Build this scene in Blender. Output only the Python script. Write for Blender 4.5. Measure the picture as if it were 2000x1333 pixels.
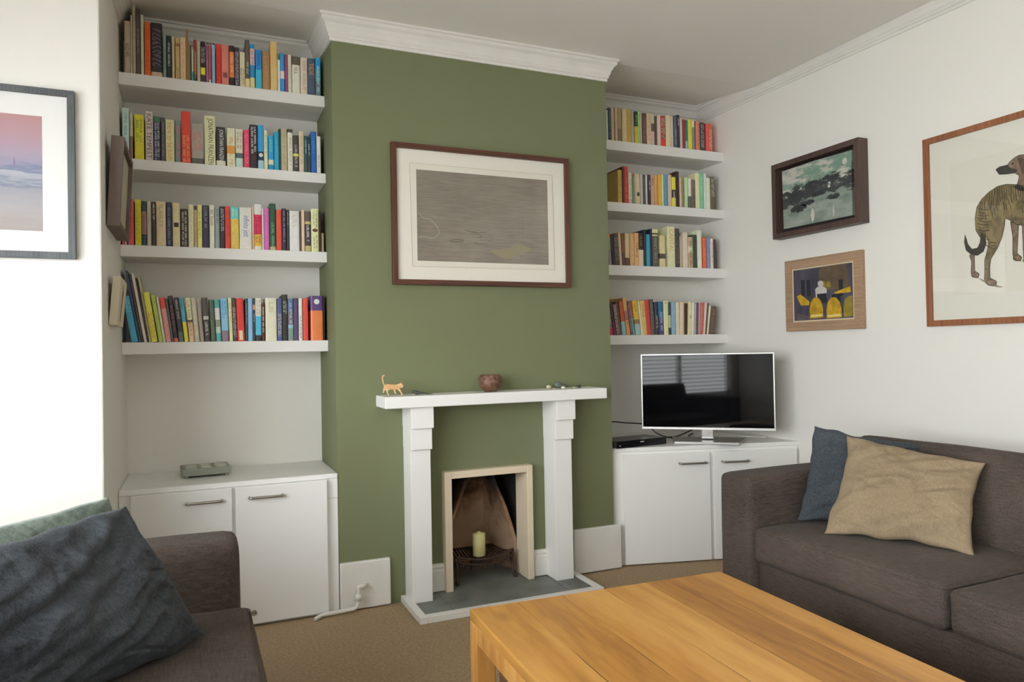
import bpy, bmesh, math, random
from mathutils import Vector, Matrix, noise
random.seed(11)
for o in list(bpy.data.objects): bpy.data.objects.remove(o)
SC = bpy.context.scene
COL = SC.collection
PI = math.pi

# ------------------------------------------------------------------ camera
cam = bpy.data.cameras.new('camera'); camo = bpy.data.objects.new('camera', cam); COL.objects.link(camo)
CAM = Vector((-.5558, -3.2371, 1.133)); YAW, PITCH, ROLL, FPX = .4088, .0125, -.0181, 1415.9
fwd = Vector((math.sin(YAW)*math.cos(PITCH), math.cos(YAW)*math.cos(PITCH), math.sin(PITCH)))
rt0 = Vector((math.cos(YAW), -math.sin(YAW), 0)); up0 = rt0.cross(fwd)
rt = rt0*math.cos(ROLL) + up0*math.sin(ROLL); up = -rt0*math.sin(ROLL) + up0*math.cos(ROLL)
M = Matrix((rt, up, -fwd)).transposed().to_4x4(); M.translation = CAM
camo.matrix_world = M
cam.sensor_width = 36; cam.lens = FPX/2000*36; cam.clip_start = .02
SC.camera = camo

# ------------------------------------------------------------------ sky, sun, exposure
SC.view_settings.view_transform = 'Standard'; SC.view_settings.look = 'None'
SC.view_settings.gamma = 1; SC.view_settings.use_curve_mapping = False
SC.view_settings.exposure = 0.0
w = bpy.data.worlds.new('sky'); SC.world = w; w.use_nodes = True
bg = w.node_tree.nodes['Background']; bg.inputs[0].default_value = (.95, .985, .995, 1); bg.inputs[1].default_value = 14.2
SC.cycles.max_bounces = 10; SC.cycles.diffuse_bounces = 7; SC.cycles.glossy_bounces = 4; SC.cycles.transparent_max_bounces = 12
SC.cycles.sample_clamp_indirect = 6; SC.cycles.caustics_reflective = False; SC.cycles.caustics_refractive = False
def portal(loc, rot, sx, sy):
    l = bpy.data.lights.new('window_daylight', 'AREA'); l.shape = 'RECTANGLE'; l.size = sx; l.size_y = sy; l.cycles.is_portal = True
    o = bpy.data.objects.new('window_daylight', l); COL.objects.link(o); o.location = loc; o.rotation_euler = rot
WX, WY = -2.05, -4.9                       # window wall (left) and the wall behind the camera
LW = (-4.75, -1.05, .48, 2.06)              # left window y0 y1 z0 z1
portal((WX-.10, (LW[0]+LW[1])/2, (LW[2]+LW[3])/2), (0, -PI/2, 0), LW[3]-LW[2], LW[1]-LW[0])


# ------------------------------------------------------------------ materials
def lin(c):
    return tuple(((x/255)/12.92 if x/255 <= .04045 else (((x/255)+.055)/1.055)**2.4) for x in c)
MATS = {}
def mat(name, col, rough=.6, metal=0, spec=.5, bump=0, bscale=60, var=0, vscale=4, stretch=(1,1,1), col2=None, coat=0, sheen=0):
    if name in MATS: return MATS[name]
    m = bpy.data.materials.new(name); m.use_nodes = True; nt = m.node_tree; b = nt.nodes['Principled BSDF']
    b.inputs['Base Color'].default_value = (*col, 1); b.inputs['Roughness'].default_value = rough; b.inputs['Metallic'].default_value = metal
    b.inputs['Specular IOR Level'].default_value = spec
    if coat: b.inputs['Coat Weight'].default_value = coat; b.inputs['Coat Roughness'].default_value = .15
    if sheen: b.inputs['Sheen Weight'].default_value = sheen
    tc = nt.nodes.new('ShaderNodeTexCoord'); mp = nt.nodes.new('ShaderNodeMapping'); mp.inputs['Scale'].default_value = stretch
    nt.links.new(tc.outputs['Object'], mp.inputs[0])
    if var:
        n = nt.nodes.new('ShaderNodeTexNoise'); n.inputs['Scale'].default_value = vscale; n.inputs['Detail'].default_value = 5
        nt.links.new(mp.outputs[0], n.inputs['Vector'])
        r = nt.nodes.new('ShaderNodeValToRGB'); c2 = col2 or tuple(x*(1-var) for x in col); c1 = col if col2 else tuple(min(1, x*(1+var)) for x in col)
        r.color_ramp.elements[0].position = .35; r.color_ramp.elements[1].position = .65
        r.color_ramp.elements[0].color = (*c2, 1); r.color_ramp.elements[1].color = (*c1, 1)
        nt.links.new(n.outputs['Fac'], r.inputs[0]); nt.links.new(r.outputs[0], b.inputs['Base Color'])
    if bump:
        n = nt.nodes.new('ShaderNodeTexNoise'); n.inputs['Scale'].default_value = bscale; n.inputs['Detail'].default_value = 4
        nt.links.new(mp.outputs[0], n.inputs['Vector'])
        bp = nt.nodes.new('ShaderNodeBump'); bp.inputs['Strength'].default_value = bump; bp.inputs['Distance'].default_value = .004
        nt.links.new(n.outputs['Fac'], bp.inputs['Height']); nt.links.new(bp.outputs[0], b.inputs['Normal'])
    MATS[name] = m; return m
def nodes_of(name):
    m = bpy.data.materials.new(name); m.use_nodes = True; return m, m.node_tree, m.node_tree.nodes['Principled BSDF']

WALL = (.80, .785, .745)
m_wall = mat('white wall paint', WALL, .75, spec=.25, bump=.12, bscale=18)
m_ceil = mat('ceiling paint', (.83, .815, .77), .85, spec=.2, bump=.06, bscale=12)
m_green = mat('olive green wall paint', (.180, .198, .108), .7, spec=.25, bump=.1, bscale=18)
m_white = mat('white satin paint', (.83, .83, .82), .45, spec=.4, bump=.03, bscale=25)
m_shelf = mat('white shelf paint', (.82, .815, .80), .5, spec=.35, bump=.03, bscale=25)
m_trim = mat('old white gloss paint', (.74, .725, .69), .4, spec=.4, bump=.25, bscale=14, var=.03, vscale=9)
m_chrome = mat('brushed steel', (.40, .38, .35), .3, metal=1)
m_black = mat('black plastic', (.02, .02, .022), .35)
m_paper = mat('mount board', (.83, .80, .72), .8, spec=.1)
m_pages = mat('book pages', (.72, .66, .54), .9, spec=.1, bump=.3, bscale=300, stretch=(1, .01, .01))

def glass_mat():
    m, nt, b = nodes_of('picture glass'); nt.nodes.remove(b); out = nt.nodes['Material Output']
    t = nt.nodes.new('ShaderNodeBsdfTransparent'); g = nt.nodes.new('ShaderNodeBsdfGlossy'); g.inputs['Roughness'].default_value = .015
    ge = nt.nodes.new('ShaderNodeNewGeometry'); dt = nt.nodes.new('ShaderNodeVectorMath'); dt.operation = 'DOT_PRODUCT'; nt.links.new(ge.outputs['Normal'], dt.inputs[0]); nt.links.new(ge.outputs['Incoming'], dt.inputs[1])
    def mm(op, a, v=None, first=False):
        q = nt.nodes.new('ShaderNodeMath'); q.operation = op; nt.links.new(a, q.inputs[1 if first else 0])
        if v is not None: q.inputs[0 if first else 1].default_value = v
        return q.outputs[0]
    k = mm('MULTIPLY_ADD', mm('POWER', mm('SUBTRACT', mm('ABSOLUTE', dt.outputs['Value']), 1.0, True), 5.0), .96); k.node.inputs[2].default_value = .035
    mx = nt.nodes.new('ShaderNodeMixShader'); nt.links.new(k, mx.inputs[0]); nt.links.new(t.outputs[0], mx.inputs[1]); nt.links.new(g.outputs[0], mx.inputs[2]); nt.links.new(mx.outputs[0], out.inputs[0])
    return m
m_glass = glass_mat()

def fabric(name, c1, c2, scale=420, bump=.5, blotch=3.0, sheen=.05):
    m, nt, b = nodes_of(name); N, L = nt.nodes, nt.links
    tc = N.new('ShaderNodeTexCoord')
    wv = []
    for k, st in enumerate(((1, .06, 1), (.06, 1, .3))):
        mp = N.new('ShaderNodeMapping'); mp.inputs['Scale'].default_value = st; L.new(tc.outputs['UV' if False else 'Object'], mp.inputs[0])
        n = N.new('ShaderNodeTexNoise'); n.inputs['Scale'].default_value = scale; n.inputs['Detail'].default_value = 2; L.new(mp.outputs[0], n.inputs['Vector']); wv.append(n)
    ad = N.new('ShaderNodeMath'); ad.operation = 'ADD'; L.new(wv[0].outputs['Fac'], ad.inputs[0]); L.new(wv[1].outputs['Fac'], ad.inputs[1])
    n3 = N.new('ShaderNodeTexNoise'); n3.inputs['Scale'].default_value = blotch; n3.inputs['Detail'].default_value = 4; L.new(tc.outputs['Object'], n3.inputs['Vector'])
    ad2 = N.new('ShaderNodeMath'); ad2.operation = 'ADD'; L.new(ad.outputs[0], ad2.inputs[0]); L.new(n3.outputs['Fac'], ad2.inputs[1])
    mr = N.new('ShaderNodeMapRange'); mr.inputs[1].default_value = 1.15; mr.inputs[2].default_value = 1.85; L.new(ad2.outputs[0], mr.inputs[0])
    mx = N.new('ShaderNodeMix'); mx.data_type = 'RGBA'; mx.inputs[6].default_value = (*c1, 1); mx.inputs[7].default_value = (*c2, 1)
    L.new(mr.outputs[0], mx.inputs[0]); L.new(mx.outputs[2], b.inputs['Base Color'])
    b.inputs['Roughness'].default_value = .9; b.inputs['Specular IOR Level'].default_value = .2; b.inputs['Sheen Weight'].default_value = sheen
    bp = N.new('ShaderNodeBump'); bp.inputs['Strength'].default_value = bump; bp.inputs['Distance'].default_value = .0012
    L.new(ad.outputs[0], bp.inputs['Height']); L.new(bp.outputs[0], b.inputs['Normal'])
    return m
m_sofa = fabric('brown woven upholstery', lin((64, 56, 51)), lin((98, 87, 80)))
m_navy = fabric('navy linen', lin((54, 59, 65)), lin((84, 90, 98)), 380, .6)
m_tan = fabric('sand linen', lin((136, 119, 95)), lin((160, 142, 116)), 380, .5)
m_gvel = fabric('sage green velvet', lin((96, 112, 104)), lin((140, 156, 145)), 150, .3, 9.0, .5)

def wood(name, c1, c2, c3, rough=.35, board=0.0, axis='Y', scale=1.0, coat=0):
    m, nt, b = nodes_of(name); N, L = nt.nodes, nt.links
    tc = N.new('ShaderNodeTexCoord'); mp = N.new('ShaderNodeMapping'); L.new(tc.outputs['Object'], mp.inputs[0])
    st = {'X': (.12, 1, 1), 'Y': (1, .12, 1), 'Z': (1, 1, .12)}[axis]; mp.inputs['Scale'].default_value = st
    vec = mp.outputs[0]; brd = None
    if board:
        sp = N.new('ShaderNodeSeparateXYZ'); L.new(tc.outputs['Object'], sp.inputs[0])
        d = N.new('ShaderNodeMath'); d.operation = 'DIVIDE'; L.new(sp.outputs[0], d.inputs[0]); d.inputs[1].default_value = board
        fl = N.new('ShaderNodeMath'); fl.operation = 'FLOOR'; L.new(d.outputs[0], fl.inputs[0])
        wn = N.new('ShaderNodeTexWhiteNoise'); wn.noise_dimensions = '1D'; L.new(fl.outputs[0], wn.inputs['W'])
        va = N.new('ShaderNodeVectorMath'); va.operation = 'ADD'; L.new(mp.outputs[0], va.inputs[0])
        sc = N.new('ShaderNodeVectorMath'); sc.operation = 'SCALE'; sc.inputs[3].default_value = 9; L.new(wn.outputs['Color'], sc.inputs[0]); L.new(sc.outputs[0], va.inputs[1]); vec = va.outputs[0]; brd = wn
        fr = N.new('ShaderNodeMath'); fr.operation = 'FRACT'; L.new(d.outputs[0], fr.inputs[0])
        lt = N.new('ShaderNodeMath'); lt.operation = 'LESS_THAN'; L.new(fr.outputs[0], lt.inputs[0]); lt.inputs[1].default_value = .018
    n1 = N.new('ShaderNodeTexNoise'); n1.inputs['Scale'].default_value = 3.2*scale; n1.inputs['Detail'].default_value = 6; n1.inputs['Distortion'].default_value = 1.6; L.new(vec, n1.inputs['Vector'])
    n2 = N.new('ShaderNodeTexNoise'); n2.inputs['Scale'].default_value = 60*scale; n2.inputs['Detail'].default_value = 5; n2.inputs['Distortion'].default_value = .5; L.new(vec, n2.inputs['Vector'])
    w1 = N.new('ShaderNodeTexWave'); w1.wave_type = 'RINGS'; w1.rings_direction = axis; w1.inputs['Scale'].default_value = 5*scale; w1.inputs['Distortion'].default_value = 7; w1.inputs['Detail'].default_value = 3; L.new(vec, w1.inputs['Vector'])
    r = N.new('ShaderNodeValToRGB'); e = r.color_ramp.elements; e[0].position = .28; e[0].color = (*c1, 1); e[1].position = .74; e[1].color = (*c3, 1); k = e.new(.5); k.color = (*c2, 1)
    def mth(op, a, bb, v=None):
        q = N.new('ShaderNodeMath'); q.operation = op
        for i, s in enumerate((a, bb)):
            if s is None: continue
            if isinstance(s, (int, float)): q.inputs[i].default_value = s
            else: L.new(s, q.inputs[i])
        return q.outputs[0]
    s = mth('ADD', mth('MULTIPLY', n1.outputs['Fac'], .58), mth('MULTIPLY', n2.outputs['Fac'], .32))
    s = mth('ADD', s, mth('MULTIPLY', w1.outputs['Fac'], .12))
    if brd is not None:
        s = mth('ADD', s, mth('MULTIPLY', mth('SUBTRACT', brd.outputs['Value'], .5), .16))
    L.new(s, r.inputs[0]); colo = r.outputs[0]
    if brd is not None:
        vo = N.new('ShaderNodeTexVoronoi'); vo.inputs['Scale'].default_value = 2.6; mpk = N.new('ShaderNodeMapping'); mpk.inputs['Scale'].default_value = (1.6, .9, 1); L.new(tc.outputs['Object'], mpk.inputs[0]); L.new(mpk.outputs[0], vo.inputs['Vector'])
        kn = N.new('ShaderNodeMapRange'); kn.inputs[1].default_value = .02; kn.inputs[2].default_value = .13; kn.inputs[3].default_value = .75; kn.inputs[4].default_value = 0; L.new(vo.outputs['Distance'], kn.inputs[0])
        mk = N.new('ShaderNodeMix'); mk.data_type = 'RGBA'; L.new(mth('MULTIPLY', kn.outputs[0], n2.outputs['Fac']), mk.inputs[0]); L.new(colo, mk.inputs[6]); mk.inputs[7].default_value = (*[x*.4 for x in c1], 1); colo = mk.outputs[2]
        n4 = N.new('ShaderNodeTexNoise'); n4.inputs['Scale'].default_value = 2.5; L.new(tc.outputs['Object'], n4.inputs['Vector'])
        sm = N.new('ShaderNodeMapRange'); sm.inputs[1].default_value = .42; sm.inputs[2].default_value = .62; L.new(n4.outputs['Fac'], sm.inputs[0])
        ltm = N.new('ShaderNodeMath'); ltm.operation = 'MULTIPLY'; L.new(lt.outputs[0], ltm.inputs[0]); L.new(sm.outputs[0], ltm.inputs[1]); lt = ltm
        mx = N.new('ShaderNodeMix'); mx.data_type = 'RGBA'; L.new(lt.outputs[0], mx.inputs[0]); L.new(colo, mx.inputs[6]); mx.inputs[7].default_value = (*[x*.42 for x in c1], 1); colo = mx.outputs[2]
    L.new(colo, b.inputs['Base Color']); b.inputs['Roughness'].default_value = rough
    if coat: b.inputs['Coat Weight'].default_value = coat; b.inputs['Coat Roughness'].default_value = .25
    bp = N.new('ShaderNodeBump'); bp.inputs['Strength'].default_value = .15; bp.inputs['Distance'].default_value = .002; L.new(n2.outputs['Fac'], bp.inputs['Height']); L.new(bp.outputs[0], b.inputs['Normal'])
    return m
m_table = wood('honey hardwood boards', lin((146, 94, 42)), lin((196, 140, 66)), lin((220, 168, 92)), .40, .139, 'Y', .8, .15)
m_tleg = wood('honey hardwood', lin((168, 112, 52)), lin((208, 150, 78)), lin((228, 178, 108)), .38, 0, 'Z', 1, .25)
m_tin = wood('brown hardwood panel', lin((90, 66, 42)), lin((116, 86, 56)), lin((130, 100, 66)), .6, 0, 'Y')
m_mahog = wood('mahogany frame wood', lin((60, 34, 24)), lin((84, 48, 34)), lin((104, 62, 44)), .4, 0, 'X', 3)
m_mahogv = wood('mahogany frame wood upright', lin((60, 34, 24)), lin((84, 48, 34)), lin((104, 62, 44)), .4, 0, 'Z', 3)
m_teak = wood('teak frame wood', lin((120, 74, 48)), lin((146, 94, 64)), lin((164, 108, 74)), .4, 0, 'Z', 3)
m_oak = wood('pale oak frame wood', lin((140, 112, 88)), lin((168, 138, 112)), lin((182, 152, 124)), .55, 0, 'X', 4)
m_dkfr = wood('dark stained frame wood', lin((58, 44, 40)), lin((82, 64, 58)), lin((98, 78, 72)), .5, 0, 'Z', 4)
m_grfr = wood('grey stained frame wood', lin((66, 70, 74)), lin((84, 88, 92)), lin((98, 102, 104)), .55, 0, 'Z', 6)
m_brfr = wood('taupe painted frame wood', lin((96, 82, 76)), lin((112, 97, 90)), lin((122, 108, 100)), .6, 0, 'Z', 4)
m_balsa = wood('pale carved wood', lin((196, 150, 104)), lin((222, 180, 132)), lin((236, 204, 160)), .6, 0, 'X', 8)
m_coco = mat('coconut shell', lin((112, 80, 60)), .42, bump=1.0, bscale=120, var=.5, vscale=70)
m_carpet = mat('beige carpet', lin((168, 146, 118)), .95, spec=.1, bump=1.0, bscale=260, var=.14, vscale=90)
m_slate = mat('grey slate', lin((112, 116, 112)), .5, bump=.3, bscale=20, var=.22, vscale=7)
m_grout = mat('grout', lin((150, 148, 140)), .9)
m_cream = mat('cream painted stone', lin((222, 206, 182)), .6, bump=.15, bscale=20, var=.03, vscale=8)
m_iron = mat('rusty cast iron', lin((72, 54, 46)), .6, metal=.4, bump=.6, bscale=90, var=.35, vscale=30)
m_candle = mat('ivory candle wax', lin((216, 208, 148)), .45)
m_candle.node_tree.nodes['Principled BSDF'].inputs['Subsurface Weight'].default_value = .0

def brick_mat():
    m, nt, b = nodes_of('sooty fire clay'); N, L = nt.nodes, nt.links
    tc = N.new('ShaderNodeTexCoord')
    n = N.new('ShaderNodeTexNoise'); n.inputs['Scale'].default_value = 7; n.inputs['Detail'].default_value = 7; n.inputs['Roughness'].default_value = .65; L.new(tc.outputs['Object'], n.inputs['Vector'])
    sp = N.new('ShaderNodeSeparateXYZ'); L.new(tc.outputs['Object'], sp.inputs[0])
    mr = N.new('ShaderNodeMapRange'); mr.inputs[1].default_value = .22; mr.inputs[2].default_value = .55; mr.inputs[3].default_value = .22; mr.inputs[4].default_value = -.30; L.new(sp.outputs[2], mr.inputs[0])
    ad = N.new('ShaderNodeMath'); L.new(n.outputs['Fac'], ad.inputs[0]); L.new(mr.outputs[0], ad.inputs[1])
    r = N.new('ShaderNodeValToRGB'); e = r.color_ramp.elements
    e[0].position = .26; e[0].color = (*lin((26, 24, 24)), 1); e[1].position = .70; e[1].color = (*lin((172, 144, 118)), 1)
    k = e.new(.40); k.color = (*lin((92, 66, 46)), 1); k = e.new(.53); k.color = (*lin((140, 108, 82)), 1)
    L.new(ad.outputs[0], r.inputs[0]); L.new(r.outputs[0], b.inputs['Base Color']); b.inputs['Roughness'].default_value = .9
    bp = N.new('ShaderNodeBump'); bp.inputs['Strength'].default_value = .7; bp.inputs['Distance'].default_value = .01; L.new(n.outputs['Fac'], bp.inputs['Height']); L.new(bp.outputs[0], b.inputs['Normal'])
    return m
m_fire = brick_mat()
m_soot = mat('soot', lin((40, 38, 38)), .85, bump=.5, bscale=30, var=.5, vscale=8)

# ------------------------------------------------------------------ mesh helpers
def link(o, parent=None):
    COL.objects.link(o)
    if parent is not None: o.parent = parent
    return o
def obj(name, bm, m, parent=None, bevel=0, smooth=False, seg=2):
    me = bpy.data.meshes.new(name); bmesh.ops.recalc_face_normals(bm, faces=bm.faces); bm.to_mesh(me); bm.free()
    for k in (m if isinstance(m, (list, tuple)) else [m]): me.materials.append(k)
    if smooth:
        for p in me.polygons: p.use_smooth = True
    o = link(bpy.data.objects.new(name, me), parent)
    if bevel:
        b = o.modifiers.new('bevel', 'BEVEL'); b.width = bevel; b.segments = seg; b.limit_method = 'ANGLE'; b.angle_limit = math.radians(40)
    return o
def thing(name, label, cat, loc=(0, 0, 0), rot=(0, 0, 0), group=None):
    o = bpy.data.objects.new(name, None); o.empty_display_size = .05; link(o); o.location = loc; o.rotation_euler = rot
    return tag(o, label, cat, group)
def tag(o, label, cat, group=None):
    o['label'] = label; o['category'] = cat
    if group: o['group'] = group
    return o
def struct(o, label=None):
    o['kind'] = 'structure'
    if label: o['label'] = label
    return o
def B(*boxes):
    bm = bmesh.new()
    for lo, hi in boxes: add_box(bm, lo, hi)
    return bm
def add_box(bm, lo, hi, mi=0):
    v = [bm.verts.new((x, y, z)) for z in (lo[2], hi[2]) for y in (lo[1], hi[1]) for x in (lo[0], hi[0])]
    for f in ((0, 2, 3, 1), (4, 5, 7, 6), (0, 1, 5, 4), (2, 6, 7, 3), (0, 4, 6, 2), (1, 3, 7, 5)):
        q = bm.faces.new([v[i] for i in f]); q.material_index = mi
def add_prism(bm, pts, axis, a, b):
    """extrude the 2-D outline pts along axis ('X','Y','Z') from a to b; pts give the two other axes in order"""
    def P(p, t): return {'X': (t, p[0], p[1]), 'Y': (p[0], t, p[1]), 'Z': (p[0], p[1], t)}[axis]
    A = [bm.verts.new(P(p, a)) for p in pts]; Bv = [bm.verts.new(P(p, b)) for p in pts]; n = len(pts)
    bm.faces.new(A); bm.faces.new(Bv[::-1])
    for i in range(n): bm.faces.new((A[i], Bv[i], Bv[(i+1) % n], A[(i+1) % n]))
def add_lathe(bm, prof, loc=(0, 0, 0), n=24, ax='Z'):
    rings = []
    for r, z in prof:
        ring = []
        for k in range(n):
            a = 2*PI*k/n; p = (r*math.cos(a), r*math.sin(a), z) if ax == 'Z' else ((r*math.cos(a), -z, r*math.sin(a)) if ax == 'Y' else (z, r*math.cos(a), r*math.sin(a)))
            ring.append(bm.verts.new((p[0]+loc[0], p[1]+loc[1], p[2]+loc[2])))
        rings.append(ring)
    for a, b in zip(rings, rings[1:]):
        for k in range(n): bm.faces.new((a[k], a[(k+1) % n], b[(k+1) % n], b[k]))
    for ring in (rings[0], rings[-1]):
        try: bm.faces.new(ring)
        except ValueError: pass
def add_tube(bm, pts, r, n=8, radii=None):
    pts = [Vector(p) for p in pts]; rings = []; prev = None
    for i, p in enumerate(pts):
        t = (pts[min(i+1, len(pts)-1)] - pts[max(i-1, 0)]).normalized()
        if prev is None: u = t.orthogonal().normalized()
        else: u = (prev - t*prev.dot(t)).normalized()
        prev = u; v = t.cross(u); rr = radii[i] if radii else r
        rings.append([bm.verts.new(p + (u*math.cos(2*PI*k/n) + v*math.sin(2*PI*k/n))*rr) for k in range(n)])
    for a, b in zip(rings, rings[1:]):
        for k in range(n): bm.faces.new((a[k], a[(k+1) % n], b[(k+1) % n], b[k]))
    bm.faces.new(rings[0]); bm.faces.new(rings[-1][::-1])
def smooth_pts(pts, n=8):
    """Catmull-Rom through pts"""
    P = [Vector(p) for p in pts]; P = [P[0]*2-P[1]] + P + [P[-1]*2-P[-2]]; out = []
    for i in range(1, len(P)-2):
        for k in range(n):
            t = k/n; a, b, c, d = P[i-1:i+3]
            out.append(.5*((2*b)+(c-a)*t+(2*a-5*b+4*c-d)*t*t+(3*b-3*c+d-a)*t**3))
    out.append(P[-2]); return out
def rounded(lo, hi, r, cuts=14, bulge=(0, 0, 0), wr=0, wf=5, seed=0, crown=None):
    """box with rounded edges, faces swelling by bulge, soft wrinkles wr"""
    lo, hi = Vector(lo), Vector(hi); bm = bmesh.new(); c = (lo+hi)/2; h = (hi-lo)/2
    N = cuts
    verts = {}
    def V(i, j, k):
        if (i, j, k) not in verts: verts[(i, j, k)] = bm.verts.new((i/N*2-1, j/N*2-1, k/N*2-1))
        return verts[(i, j, k)]
    for a in range(N):
        for b in range(N):
            for s in (0, N):
                bm.faces.new((V(a, b, s), V(a+1, b, s), V(a+1, b+1, s), V(a, b+1, s)))
                bm.faces.new((V(a, s, b), V(a+1, s, b), V(a+1, s, b+1), V(a, s, b+1)))
                bm.faces.new((V(s, a, b), V(s, a+1, b), V(s, a+1, b+1), V(s, a, b+1)))
    def warp(t): return math.copysign(1-(1-abs(t))**1.7, t)
    for v in bm.verts:
        u = Vector([warp(x) for x in v.co]); p = Vector((u.x*h.x, u.y*h.y, u.z*h.z))
        q = Vector([max(-h[i]+r, min(h[i]-r, p[i])) for i in range(3)]); d = p-q
        if d.length > 1e-9: p = q + d.normalized()*r
        f = [1-u.x**4, 1-u.y**4, 1-u.z**4]
        p.x += math.copysign(bulge[0], u.x)*f[1]*f[2]*(abs(u.x) > .98); p.y += math.copysign(bulge[1], u.y)*f[0]*f[2]*(abs(u.y) > .98); p.z += math.copysign(bulge[2], u.z)*f[0]*f[1]*(abs(u.z) > .98)
        if wr:
            s = Vector((p.x*wf, p.y*wf, p.z*wf)) + Vector((seed*7.3, 1.1, 0))
            p += Vector((noise.noise(s), noise.noise(s+Vector((31, 0, 0))), noise.noise(s+Vector((0, 57, 0)))))*wr
        v.co = p + c
    return bm
def pillow(TL, TR, BR, BL, t=.07, n=90, wr=.006, seed=0, pinch=.05, crease=.0):
    """scatter cushion through four world corners; t = half thickness in the middle"""
    TL, TR, BR, BL = [Vector(p) for p in (TL, TR, BR, BL)]
    nrm = (TR-TL).cross(BL-TL).normalized()          # towards the viewer when seen TL,TR,BR,BL clockwise
    nrm = -nrm if nrm.y > 0 else nrm
    bm = bmesh.new(); g = {}
    for side in (1, -1):
        for i in range(n+1):
            for j in range(n+1):
                edge = i in (0, n) or j in (0, n)
                if side == -1 and edge: g[(side, i, j)] = g[(1, i, j)]; continue
                u, v = i/n*2-1, j/n*2-1
                uu = u*(1-pinch*(1-v*v)*abs(u)**2.2*0 - pinch*(1-v*v)); vv = v*(1-pinch*(1-u*u))
                a, b = (uu+1)/2, (vv+1)/2
                p = TL.lerp(TR, a).lerp(BL.lerp(BR, a), b)
                e_ = (max(abs(u), abs(v)))**6
                p += ((TR-TL).normalized()*noise.noise(Vector((v*2.6+seed*9, u, 1))) + (BL-TL).normalized()*noise.noise(Vector((u*2.6+seed*5, v, 7))))*.011*e_
                th = ((1-u*u)**.55)*((1-v*v)**.55)*t
                q = Vector((u*2.1+seed*3.7, v*2.1, seed*1.3 + side*5))
                w1 = noise.noise(q*1.3)*.9 + noise.noise(Vector((q.x*1.4+q.y*2.6, q.y*.7, q.z+9)))*1.1
                fold = abs(noise.noise(Vector((u*1.1+v*3.2+seed, v*1.4-u*2.4, 4.4+seed+side))))
                edgef = min(1, 6*(1-max(abs(u), abs(v))))
                th += (wr*w1 + wr*1.6*(.35-fold))*edgef
                if crease:
                    for kk, (fa, fb, wdt) in enumerate(((2.2, 5.5, 9), (6.5, 2.0, 11), (3.5, 9, 8), (8, 11, 7), (15, 12, 6))):
                        ca, sa = math.cos(.5+kk*.55), math.sin(.5+kk*.55); uu2, vv2 = u*ca+v*sa, -u*sa+v*ca
                        nn = noise.noise(Vector((uu2*fa*.35+seed*2.3, vv2*fb*.6, kk*7.1+side)))
                        mask = max(0, .5+noise.noise(Vector((u*1.7+kk*3, v*1.7, seed+kk)))*1.6)
                        th -= crease*(1, .8, .6, .45, .3)[kk]*max(0, 1-abs(nn)*wdt)*mask*edgef
                cr = (abs(u*v))**2
                th += cr*noise.noise(Vector((u*9+seed, v*9, side*3)))*.012*edgef
                p = p + nrm*side*th
                p += nrm*noise.noise(Vector((u*1.5+seed, v*1.5, 2)))*.012
                g[(side, i, j)] = bm.verts.new(p)
        for i in range(n):
            for j in range(n):
                q = [g[(side, i, j)], g[(side, i+1, j)], g[(side, i+1, j+1)], g[(side, i, j+1)]]
                bm.faces.new(q if side == 1 else q[::-1])
    return bm
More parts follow.
